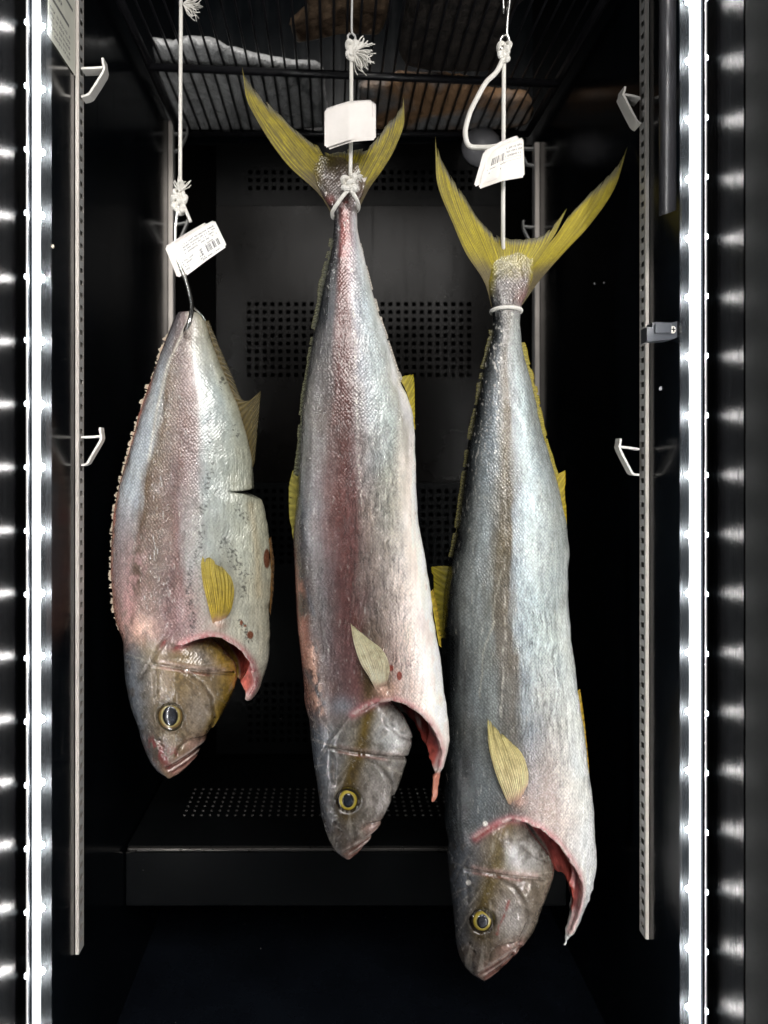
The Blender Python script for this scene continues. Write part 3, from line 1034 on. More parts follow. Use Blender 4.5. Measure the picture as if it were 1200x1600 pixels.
class Fish:
    def __init__(s, Y, name_label, base_px):
        s.Y = Y
        s.s = Y / F
        s.root = empty("hanging_fish", P(*base_px, Y), name_label, "fish", "fish hung in the cabinet")

    def world(s, px, py, w):
        px, py, w = np.broadcast_arrays(np.asarray(px, float), np.asarray(py, float), np.asarray(w, float))
        return np.stack([(px - VX) * s.s, s.Y - w * s.s, CZ + (VY - py) * s.s], -1)

    def plane(s, qx, qy, w):
        k = 1 - np.asarray(w, float) / F
        return VX + (np.asarray(qx, float) - VX) * k, VY + (np.asarray(qy, float) - VY) * k

    def row(s, tab, y, smooth=5.0):
        """(y, value) table -> smooth function of y"""
        a = np.array(sorted(tab))
        yy = np.arange(a[0, 0] - 20, a[-1, 0] + 20, 1.0)
        v = herm(a[:, 0], a[:, 1], yy)
        if smooth > 0:
            k = np.exp(-(np.arange(-12, 13) / smooth) ** 2); k /= k.sum()
            vp = np.concatenate([np.full(12, v[0]), v, np.full(12, v[-1])])
            v = np.convolve(vp, k, mode='valid')
        return np.interp(y, yy, v)

    def fields(s, x, y):
        """half-width data of trunk and head at plane points"""
        Lt, Rt, Bt = s.row(s.TL, y, s.sm), s.row(s.TR, y, s.sm), s.row(s.TB, y, 8)
        Lh, Rh, Bh = s.row(s.HL, y, 3), s.row(s.HR, y, 3), s.row(s.HB, y, 5)
        return (Lt, Rt, Bt), (Lh, Rh, Bh)

    def sect(s, x, L, R, B, w, skew=0.12, p=2.15):
        a = np.maximum((R - L) / 2, 0.3); c = (R + L) / 2
        B = np.maximum(B, 0.3)
        nx = (x - c) / a
        nx = nx + skew * np.clip(1 - nx * nx, 0, 1)
        return nx, a, B

    def build(s):
        h = HSTEP
        allx = [v for _, v in s.TL + s.TR]
        ally = [v for v, _ in s.TL + s.TR + s.HL + s.HR]
        xs = np.arange(min(allx) - 10, max(allx) + 10, h)
        ys = np.arange(min(ally) - 8, max(ally) + 8, h)
        wm = max(v for _, v in s.TB) + 10
        ws = np.arange(-wm, wm + h, h)
        x, y = np.meshgrid(xs, ys, indexing='ij')
        (Lt, Rt, Bt), (Lh, Rh, Bh) = s.fields(x, y)
        nt, at, bt = s.sect(x, Lt, Rt, Bt, None)
        nh, ah, bh = s.sect(x, Lh, Rh, Bh, None, 0.05)
        yt0, yt1 = min(v for v, _ in s.TL), max(v for v, _ in s.TR)
        yh0, yh1 = min(v for v, _ in s.HL), max(v for v, _ in s.HL)
        p = 2.15
        Ht = bt * np.clip(1 - np.abs(nt) ** p, 0, 1) ** (1 / p)
        Hh = bh * np.clip(1 - np.abs(nh) ** p, 0, 1) ** (1 / p) * (y > yh0)
        Hf = np.maximum(np.where(y < s.collar_y + 40, Ht, Hh * 0.7 + 0.3 * Ht), Hh)
        kq = 1 / (1 - Hf / F)
        qx, qy = VX + (x - VX) * kq, VY + (y - VY) * kq
        kf = 1 / (1 + Ht / F)
        fx, fy = VX + (x - VX) * kf, VY + (y - VY) * kf
        rag = (fbm(qx / 8, qy / 8, s.seed + 90) - 0.5) * 5
        sdN = psd(qx, qy, s.near) + rag
        sdF = psd(fx, fy, s.far) + rag * 1.5
        D = s.relief(x, y, qx, qy, Hf)
        s.notches = [psd(x, y, q_) for q_ in s.notch_polys]
        xc = (x - (Lt + Rt) / 2) / at
        ksm = 3 + 13 * sstep(0.1, -0.5, xc)
        kc = 1.0 + 46 * sstep(-0.05, -0.55, xc)
        thick = 10 + 80 * sstep(s.collar_y - 30, s.collar_y - 110, y)
        f3 = np.empty((len(xs), len(ys), len(ws)), np.float32)
        pn_t, pn_h = np.abs(nt) ** p, np.abs(nh) ** p
        endt = np.maximum(yt0 - y + s.top_rag(x), y - yt1)
        endh = np.maximum(yh0 - y, y - yh1)
        for i, w in enumerate(ws):
            ft = ((pn_t + np.abs(w / bt) ** p) ** (1 / p) - 1) * np.minimum(at, bt)
            fo = ft
            cut = sdN if w > 0 else sdF
            ft = np.maximum(ft, -(fo + thick))
            ft = smin(ft, -cut, kc, -1)
            ft = np.maximum(ft, endt)
            fh = ((pn_h + np.abs(w / bh) ** p) ** (1 / p) - 1) * np.minimum(ah, bh)
            fh = np.maximum(fh, endh)
            hh = np.clip(0.5 + 0.5 * (fh - ft) / ksm, 0, 1)
            f = fh + (ft - fh) * hh - ksm * hh * (1 - hh)
            f = f - D
            for poly in s.notches:
                f = np.maximum(f, -poly)
            f3[:, :, i] = np.clip(f, -5, 5)
        # front height map (for fins and eyes)
        ins = f3 < 0
        idx = np.where(ins.any(2), len(ws) - 1 - ins[:, :, ::-1].argmax(2), -1)
        s.hmap = np.where(idx >= 0, ws[np.clip(idx, 0, len(ws) - 1)] + h / 2, -999)
        s.gx, s.gy = xs, ys
        g = openvdb.FloatGrid(5.0)
        g.copyFromArray(f3)
        pts, quads = g.convertToQuads(0.0)
        pts = pts.astype(np.float64)
        # relax the voxel steps so that the skin shades smoothly
        e = np.concatenate([quads[:, [0, 1]], quads[:, [1, 2]], quads[:, [2, 3]], quads[:, [3, 0]]]).astype(np.int64)
        cnt = np.bincount(e[:, 0], minlength=len(pts)) + np.bincount(e[:, 1], minlength=len(pts)) + 1e-9
        for lam in (0.6, 0.6, -0.5, 0.6, 0.6, -0.5, 0.5):
            av = np.stack([(np.bincount(e[:, 0], pts[e[:, 1], k], len(pts)) + np.bincount(e[:, 1], pts[e[:, 0], k], len(pts))) / cnt for k in range(3)], 1)
            pts = pts + lam * (av - pts)
        px = xs[0] + pts[:, 0] * h; py = ys[0] + pts[:, 1] * h; pw = ws[0] + pts[:, 2] * h
        wv = s.world(px, py, pw)
        # winding: outward
        a, b, c, d = (wv[quads[:, k]] for k in range(4))
        vol = np.einsum('ij,ij->i', np.cross(c - a, d - b), (a + c) / 2 - wv.mean(0)).sum()
        if vol < 0:
            quads = quads[:, ::-1]
        col, par = s.paint(px, py, pw)
        s.body = mesh("body", wv, np.ascontiguousarray(quads), M_SKIN, s.root, True, {"Col": col, "Par": par})
        return s.body

    def H(s, x, y):
        i = np.clip((np.asarray(x) - s.gx[0]) / HSTEP, 0, len(s.gx) - 1).round().astype(int)
        j = np.clip((np.asarray(y) - s.gy[0]) / HSTEP, 0, len(s.gy) - 1).round().astype(int)
        return s.hmap[i, j]

    # ---- surface relief, shared head anatomy in eye-relative picture coordinates
    def relief(s, x, y, qx, qy, Hf):
        ex, ey = qx - s.eye[0], qy - s.eye[1]
        D = (fbm(x / 26, y / 40, s.seed) - 0.5) * 2.6 + (fbm(x / 9, y / 16, s.seed + 5) - 0.5) * 0.35
        fade = np.clip((Hf - 3) / 16, 0, 1)
        r = np.hypot(ex, ey)
        D -= 4.5 * sstep(21, 15, r)
        D += 1.6 * bell(r - 23, 4) - 1.8 * bell(r - 18.5, 2.5)
        for pts, dep, w in s.grooves():
            D -= 1.35 * dep * bell(pdist(ex, ey, pts), w) * fade
        for pts, dep, w in s.ridges():
            D += dep * bell(pdist(ex, ey, pts), w) * fade
        D += 4.5 * bell(np.hypot(qx - s.pect[0], qy - s.pect[1]), 11)
        lip = pdist(qx, qy, s.arc)
        D += 2.2 * bell(lip, 6)
        return D

    def grooves(s):
        return [([(-26, -80), (-10, -78), (20, -73), (60, -67), (96, -64)], 3.4, 2.6),
                ([(20, -70), (50, -52), (66, -28), (70, 5), (56, 34)], 2.2, 3.0),
                ([(-4, 82), (12, 73), (34, 59), (58, 41)], 5.0, 2.2),
                ([(3, 88), (24, 75), (48, 54)], 2.2, 1.8),
                ([(10, 62), (14, 48), (30, 38), (54, 34)], 2.4, 2.2),
                ([(-44, -62), (-26, -92), (-2, -128)], 1.6, 3.0),
                ([(-23, -70), (-22, -30)], 1.8, 3.0),
                ([(-20, 36), (-17, 40)], 2.8, 2.2), ([(-15, 46), (-13, 49)], 2.4, 2.0),
                ([(60, -118), (80, -100), (100, -92)], 1.6, 2.4)]

    def ridges(s):
        return [([(-20, -88), (20, -82), (60, -76)], 1.8, 5), ([(26, 50), (46, 44)], 0.9, 5), ([(-14, 62), (-6, 74)], 1.6, 5)]

    def top_rag(s, x): return 0.0 * x

    def zones(s, px, py, pw):
        kq = 1 / (1 - np.abs(pw) / F)
        qx, qy = VX + (px - VX) * kq, VY + (py - VY) * kq
        (Lt, Rt, Bt), (Lh, Rh, Bh) = s.fields(px, py)
        u = np.clip((px - Lt) / np.maximum(Rt - Lt, 1), 0, 1)
        nt, at, bt = s.sect(px, Lt, Rt, Bt, None)
        fo = ((np.abs(nt) ** 2.15 + np.abs(pw / bt) ** 2.15) ** (1 / 2.15) - 1) * np.minimum(at, bt)
        return qx, qy, u, fo, (Lh, Rh, Bh)

    def paint(s, px, py, pw):
        qx, qy, u, fo, (Lh, Rh, Bh) = s.zones(px, py, pw)
        ex, ey = qx - s.eye[0], qy - s.eye[1]
        wob = (fbm(qx / 14, qy / 60, s.seed + 20) - 0.5) * 0.10
        n1 = fbm(qx / 30, qy / 55, s.seed + 21); n2 = fbm(qx / 5, qy / 9, s.seed + 22); n3 = fbm(qx / 2.2, qy / 2.6, s.seed + 23, 2)
        c = stops(s.table, qy + (n1 - 0.5) * 40, np.clip(u + wob, 0, 1))
        lum = c @ np.array([0.3, 0.6, 0.1])
        c = c * ((np.clip(lum, 1e-3, 1) / 0.34) ** 0.30)[:, None]
        # silvery streaks along the body
        st = fbm(qx / 3.5, qy / 70, s.seed + 24)
        c = c * (0.80 + 0.36 * st + 0.12 * n2)[:, None]
        sc_, wr, ro = np.full(len(px), 0.8), np.zeros(len(px)), np.full(len(px), 0.25) + 0.18 * (n1 - 0.5)
        c = c * s.tone
        # scuffs and small scratches of their own
        sf = fbm(qx / 2.4 + (n1 - 0.5) * 6, qy / 15, s.seed + 26, 2); sd_ = fbm(qx / 3.0, qy / 9 + (n1 - 0.5) * 5, s.seed + 27, 2)
        c = over(c, (226, 224, 216), sstep(0.78, 0.88, sf) * 0.30)
        c = over(c, (44, 42, 40), sstep(0.76, 0.88, sd_) * 0.30)
        bl_ = fbm(qx / 17, qy / 34, s.seed + 28)
        c = c * (1 - 0.18 * sstep(0.5, 0.8, bl_))[:, None]
        # mother-of-pearl tint
        tint = fbm(qx / 22, qy / 40, s.seed + 25)
        c = c * (1 + (tint - 0.5)[:, None] * np.array([0.10, 0.02, -0.10]))
        # head
        sdN = psd(qx, qy, s.near)
        lm = sstep(s.arc[0][0] + 14, s.arc[0][0] - 22, qx)
        sdN_head = sdN + (n1 - 0.5) * 46 * lm + (n2 - 0.5) * 14 * lm
        head = sstep(3, -6, sdN_head) * (1 - lm) + sstep(26, -26, sdN_head) * lm
        uh = np.clip((px - Lh) / np.maximum(Rh - Lh, 1), 0, 1)
        hc = s.head_paint(ex, ey, uh, n1, n2, n3, st)
        isflap = sstep(-4, 2, px - Rh - 3) * sstep(-8, 0, py - s.collar_y)
        head = head * (1 - isflap)
        c = c + (hc - c) * head[:, None]
        sc_ = sc_ * (1 - 0.55 * head)
        wr = wr + 0.14 * head
        ro = ro - 0.11 * head
        # flesh inside the gill cut: every face well inside the outer skin and outside the head
        inner = sstep(-2.2, -4.5, fo) * (py > s.collar_y - 20) * (1 - head)
        inner = np.maximum(inner, isflap * sstep(-2.0, -4.0, fo))
        t = np.clip((py - s.collar_y) / (s.flap_y - s.collar_y), 0, 1)
        fl = lin((134, 36, 42)) * (1 - t)[:, None] + lin((198, 104, 86)) * t[:, None]
        fl = fl * (0.25 + 1.5 * n2 * (0.4 + 1.2 * n1))[:, None]
        c = c + (fl - c) * inner[:, None]
        sc_ *= 1 - inner; ro = ro + (0.2 - ro) * inner
        # pink lip along the cut
        d = pdist(qx, qy, s.arc)
        lip = bell(d, 6.5) * (0.55 + 0.6 * n1) * (pw > -2)
        c = over(c, (198, 128, 132), lip * 1.0)
        c = over(c, (228, 205, 198), bell(d - 1, 2.0) * (n2 > 0.45) * 0.7)
        sc_ *= 1 - 0.8 * np.clip(lip, 0, 1)
        c = over(c, (206, 166, 150), bell(np.hypot(qx - s.pect[0], qy - s.pect[1]), 11) * (0.35 + 0.6 * n2))
        c, sc_, wr, ro = s.extra(c, sc_, wr, ro, qx, qy, px, py, pw, u, n1, n2, n3, st, head, ex, ey)
        return np.clip(c, 0.002, 0.92), np.stack([np.clip(sc_, 0, 1), np.clip(wr, 0, 1), np.clip(ro, 0.15, 0.8)], -1)

    gold = 0.0
    tone = np.array([1.0, 1.0, 1.0])
    head_col = (124, 114, 100)

    def head_paint(s, ex, ey, uh, n1, n2, n3, st):
        c = np.zeros(ex.shape + (3,)) + lin(s.head_col)
        c = over(c, (96, 100, 106), sstep(0.45, 0.1, uh))
        c = over(c, (60, 64, 70), sstep(0.14, 0.0, uh))
        c = over(c, (196, 198, 198), bell(np.hypot((ex - 62) / 1.0, (ey + 105) / 0.8), 34) * (0.55 + 0.9 * (n1 - 0.2)))
        c = over(c, (176, 170, 166), bell(np.hypot((ex - 42) / 1.0, (ey + 5) / 1.4), 24) * (0.5 + 0.8 * n1))
        if s.gold:
            c = over(c, (124, 100, 62), s.gold * 0.55 * sstep(0.2, 0.6, uh))
            c = over(c, (164, 134, 50), s.gold * sstep(0.82, 0.98, uh) * sstep(60, 0, ey))
        ol = pdist(ex, ey, [(34, -150), (27, -118), (22, -88), (8, -50), (0, -20), (-2, 20)])
        c = over(c, s.olive, bell(ol, 15) * sstep(0.25, 0.5, n1 * 0.5 + 0.3 + 0.2 * n2) * s.olive_amt)
        c = over(c, (72, 58, 34), bell(np.hypot(ex, ey), 30) * 0.85)
        c = over(c, (34, 27, 18), bell(np.hypot(ex, ey) - 17, 6) * 0.8)
        c = over(c, (74, 64, 58), bell(np.hypot(ex + 16, (ey - 52)), 24) * 0.8)
        pre = pdist(ex, ey, [(-14, -84), (20, -78), (60, -72), (84, -72)])
        c = over(c, (196, 166, 158), bell(pre, 4.5) * (0.35 + 0.7 * n2) * s.pre_amt)
        c = over(c, (120, 62, 52), bell(pdist(ex, ey, [(-14, -76), (20, -70), (60, -64)]), 2.5) * 0.6)
        jaw = pdist(ex, ey, [(8, 84), (36, 66), (60, 42)])
        c = over(c, (176, 132, 122), bell(jaw, 13) * 0.85)
        c = over(c, (160, 128, 118), bell(pdist(ex, ey, [(28, 44), (54, 38)]), 9) * 0.7)
        c = over(c, (92, 40, 36), bell(pdist(ex, ey, [(-4, 82), (12, 73), (34, 59), (58, 41)]), 2.2) * 0.85)
        c = over(c, (120, 60, 52), bell(pdist(ex, ey, [(3, 88), (24, 75), (48, 54)]), 1.6) * 0.7)
        c = over(c, (216, 200, 192), np.maximum(bell(pdist(ex, ey, [(-8, 78), (8, 70), (30, 56), (52, 40)]), 1.6), bell(pdist(ex, ey, [(2, 84), (20, 72), (44, 54)]), 1.4)) * 0.6)
        mot = fbm(ex / 11, ey / 15, s.seed + 70)
        rad = fbm(np.arctan2(ey + 70, ex - 10) * 16, np.hypot(ex - 10, ey + 70) / 40, s.seed + 71)
        c = over(c, (66, 56, 44), sstep(0.50, 0.72, mot) * 0.5)
        c = over(c, (188, 180, 168), sstep(0.60, 0.80, rad) * 0.30)
        c = over(c, (200, 196, 190), sstep(0.70, 0.78, fbm(ex / 3, ey / 6, s.seed + 72)) * 0.3)
        for pts, dep, w in s.grooves():
            dd = pdist(ex, ey, pts)
            c = over(c, (52, 40, 32), bell(dd, 1.8) * min(1.0, dep / 3) * 0.55)  # crease pigment and groove shading, both painted into the colour
            dd2 = pdist(ex + 0.8, ey + 4.2, pts)
            c = over(c, (200, 194, 182), bell(dd2, 1.6) * sstep(0.45, 0.70, n2) * min(1.0, dep / 3) * 0.35)  # painted highlight along the plate edge above each groove
        c = c * (0.42 + 0.56 * n2 + 0.62 * n3)[..., None]
        return c

    def extra(s, c, sc_, wr, ro, *a): return c, sc_, wr, ro

    # ---- fins
    def fin(s, name, groups, nT, nS, wfun, colfun, thick, nrays, jag, seed=0, label=None, sheer=0.25):
        """groups: lists of key rays, each a polyline root->tip in the picture; a ribbed two-sided sheet"""
        V, Fc, C, A = [], [], [], []
        base = 0
        for g in groups:
            K = [crom(r, nS) for r in g]
            K = np.array(K)
            if name == "caudal_fin":      # the ragged tips lose a little length again
                K[:, -1] += (K[:, -1] - K[:, -3]) * 0.45
                K[:, -2] += (K[:, -2] - K[:, -4]) * 0.15
            kt = np.linspace(0, 1, len(K))
            t = np.linspace(0, 1, nT)
            R = np.empty((nT, nS, 2))
            for j in range(nS):
                for k in range(2):
                    R[:, j, k] = herm(kt, K[:, j, k], t)
            # ragged tips
            jg = 1 - (jag * sstep(0, 0.06, np.minimum(t, 1 - t)) if jag < 0.1 else jag) * (fbm(t * nrays * 0.5, t * 0 + 3.1, seed, 3)) - jag * 0.8 * sstep(0, 0.06, np.minimum(t, 1 - t)) * (vnoise(t * nrays, t * 0, seed + 3) > 0.75)
            S = np.linspace(0, 1, nS)[None, :] * jg[:, None]
            Rn = np.empty_like(R)
            for i in range(nT):
                for k in range(2):
                    Rn[i, :, k] = np.interp(S[i], np.linspace(0, 1, nS), R[i, :, k])
            T2, S2 = np.broadcast_to(t[:, None], S.shape), np.broadcast_to(np.linspace(0, 1, nS)[None, :], S.shape)
            Tj = T2 + (fbm(T2 * 9, S2 * 0.8, seed + 31) - 0.5) * 0.05
            ridge = np.abs(np.cos(math.pi * nrays * Tj))
            ridge2 = np.abs(np.cos(math.pi * nrays * 2 * Tj)) * S2 + ridge * (1 - S2)
            w = wfun(Rn[..., 0], Rn[..., 1], T2, S2)
            th = thick * (1.15 - S2 * 0.85) * (0.35 + 0.65 * ridge2)
            edge = np.minimum(np.minimum(T2, 1 - T2) * nT / 2, 1)
            th = th * np.clip(edge + 0.2, 0, 1)
            col = colfun(Rn[..., 0], Rn[..., 1], T2, S2, ridge2)
            for sg in (1, -1):
                ww = w + sg * th
                x, y = s.plane(Rn[..., 0], Rn[..., 1], ww)
                V.append(s.world(x, y, ww).reshape(-1, 3)); C.append(col.reshape(-1, 3))
                A.append((sheer * np.clip(1.15 - ridge2, 0, 1) * sstep(0.05, 0.5, S2)).ravel())
            ii, jj = np.meshgrid(np.arange(nT - 1), np.arange(nS - 1), indexing='ij')
            q = np.stack([ii * nS + jj, (ii + 1) * nS + jj, (ii + 1) * nS + jj + 1, ii * nS + jj + 1], -1).reshape(-1, 4)
            n1 = nT * nS
            rim = [(i, i + 1) for i in range(nS - 1)] + [(i * nS + nS - 1, (i + 1) * nS + nS - 1) for i in range(nT - 1)] + \
                  [((nT - 1) * nS + i + 1, (nT - 1) * nS + i) for i in range(nS - 1)]
            rim = np.array([(b, a, a + n1, b + n1) for a, b in rim])
            Fc += [base + q, base + n1 + q[:, ::-1], base + rim]
            base += 2 * n1
        o = mesh(name, np.concatenate(V), np.concatenate(Fc), M_FIN, s.root, True, {"Col": np.clip(np.concatenate(C), 0.002, 0.9), "Thin": np.concatenate(A)[:, None].repeat(3, 1)})
        if label: o["label"] = label
        return o

    def edge_fin(s, name, root, tip, colA, colB, thick=1.6, nrays=40, jag=0.25, seed=1, w0=0.0, nT=None, lean=0.0, out=0.0):
        """a low fin along an outline: root and tip curves of equal parameter"""
        n = 24
        r, t = crom(root, n), crom(tip, n)
        t = t + (t - r) * out
        keys = [[r[i], (r[i] * 0.5 + t[i] * 0.5), t[i]] for i in range(n)]

        def cf(x, y, T, S, rd):
            st = fbm(T * nrays * 1.5, S * 2, seed)
            c = lin(colA) * (1 - S)[..., None] + lin(colB) * S[..., None]
            return c * (0.45 + 0.55 * rd + 0.4 * (st - 0.5))[..., None]
        return s.fin(name, [keys], nT or nrays * 6, 7, lambda x, y, T, S: w0 + lean * S, cf, thick * 0.8, nrays, jag, seed, sheer=0.4)

    def pectoral(s, left, right, tip_rays, col, tipcol, seed=4, lift=4, line=(84, 74, 34)):
        rays = [left] + tip_rays + [right]

        def wf(x, y, T, S):
            a, b = x, y
            for _ in range(2):
                hgt = np.maximum(s.H(a, b), 0)
                a, b = s.plane(x, y, hgt)
            # follow a smooth surface just off the skin
            hs = hgt.copy()
            for _ in range(6):
                hs[1:-1] = (hs[:-2] + 2 * hs[1:-1] + hs[2:]) / 4
                hs[:, 1:-1] = (hs[:, :-2] + 2 * hs[:, 1:-1] + hs[:, 2:]) / 4
            return np.maximum(hs, hgt) + (lift + 2) * sstep(0, 0.15, S) - 2.5 + 13 * S * (1 - 0.3 * S)

        def cf(x, y, T, S, rd):
            st = fbm(T * 30, S * 3, seed)
            c = lin(col) * (1 - S)[..., None] + lin(tipcol) * S[..., None]
            c = c * (0.74 + 0.5 * rd + 0.8 * (st - 0.5))[..., None]
            c = over(c, (120, 104, 60), sstep(0.45, 0.75, fbm(x / 7, y / 7, seed + 8)) * 0.45)
            c = over(c, line, sstep(0.50, 0.12, rd) * sstep(0.03, 0.2, S) * 0.9)
            return over(c, (205, 165, 150), sstep(0.16, 0.0, S))
        return s.fin("pectoral_fin", [rays], 150, 18, wf, cf, 1.3, 15, 0.06, seed, sheer=0.25)

    def caudal(s, groups, seed, grey, ol=0.0):
        def wf(x, y, T, S): return 3 * np.sin(T * 3.0) * S

        def cf(x, y, T, S, rd):
            st = fbm(T * 120, S * 1.6, seed); sp = fbm(x / 4, y / 4, seed + 2)
            c = np.zeros(x.shape + (3,)) + lin((206, 188, 40))
            c = over(c, (118, 106, 34), sstep(0.42, 0.72, st) * 0.8)
            c = over(c, (232, 214, 60), sstep(0.60, 0.8, sp) * 0.6)
            c = over(c, (104, 92, 48), ol * sstep(0.3, 0.6, sp * 0.5 + st * 0.5))
            c = over(c, grey, sstep(0.42, 0.20, S) * 0.8)
            edge = np.minimum(T, 1 - T)
            c = over(c, (104, 96, 52), sstep(0.03, 0.0, edge) * 0.6)
            c = over(c, (104, 102, 96), sstep(0.88, 0.985, S + (st - 0.5) * 0.06) * (0.35 + 0.5 * sstep(0.02, 0.14, edge)))
            return c * ((0.52 + 0.52 * rd) * (1.35 - 0.3 * ol))[..., None]
        return s.fin("caudal_fin", groups, 300, 30, wf, cf, 1.2, 44, 0.05, seed, sheer=0.3)

    def make_eye(s, r, iris, socket=(60, 50, 36), cloud=(70, 76, 82), squash=1.12):
        qx, qy = s.eye
        w = float(np.median(s.H(*s.plane(qx, qy, s.H(qx, qy)))))
        for _ in range(3):
            x, y = s.plane(qx, qy, w)
            w = float(np.median(s.H(x + np.array([-22, 22, 0, 0, -16, 16]), y + np.array([0, 0, -22, 22, 14, -14]))))
        x, y = s.plane(qx, qy, w)
        n, m = 40, 18

        def dome(rad, hgt, w0, mcol, name, parent, sq):
            v, f, col = [], [], []
            for j in range(m + 1):
                a = math.pi / 2 * j / m
                k = math.cos(a)
                for i in range(n):
                    b = 2 * math.pi * i / n
                    v.append((x + rad * k * math.cos(b), y + rad * sq * k * math.sin(b), w0 + hgt * math.sin(a)))
                    col.append(mcol(k, b))
            f = [(j * n + i, j * n + (i + 1) % n, (j + 1) * n + (i + 1) % n, (j + 1) * n + i) for j in range(m) for i in range(n)]
            v = np.array(v)
            return mesh(name, s.world(v[:, 0], v[:, 1], v[:, 2]), [q[::-1] for q in f], M_EYE, parent, True, {"Col": np.array(col)})

        def ic(k, b):
            nn = 0.8 + 0.4 * random.random()
            stops_ = ((1.0, np.array(lin((22, 18, 14)))), (0.90, lin(socket)), (0.84, lin(iris) * 0.30), (0.76, lin(iris) * nn), (0.66, lin(iris) * 0.85 * nn), (0.60, lin((214, 200, 130)) * nn), (0.56, lin((30, 26, 18))), (0.0, lin((10, 10, 12))))
            for (k1, c1), (k0, c0) in zip(stops_[:-1], stops_[1:]):
                if k >= k0:
                    t_ = (k - k0) / (k1 - k0)
                    return np.array(c0) * (1 - t_) + np.array(c1) * t_
            return lin((10, 10, 12))
        e = dome(r, 6, w - 5.4, ic, "eye", s.root, squash)
        dome(r * 0.53, 3.2, w - 5.4 + 6 * 0.83 - 0.6, lambda k, b: np.array(lin(cloud)) * (0.5 + 0.5 * max(0.0, math.sin(b * 1 + 0.8))) * (k < 0.75) + np.array(lin((12, 12, 14))) * (k >= 0.75), "pupil", e, squash * 1.15)


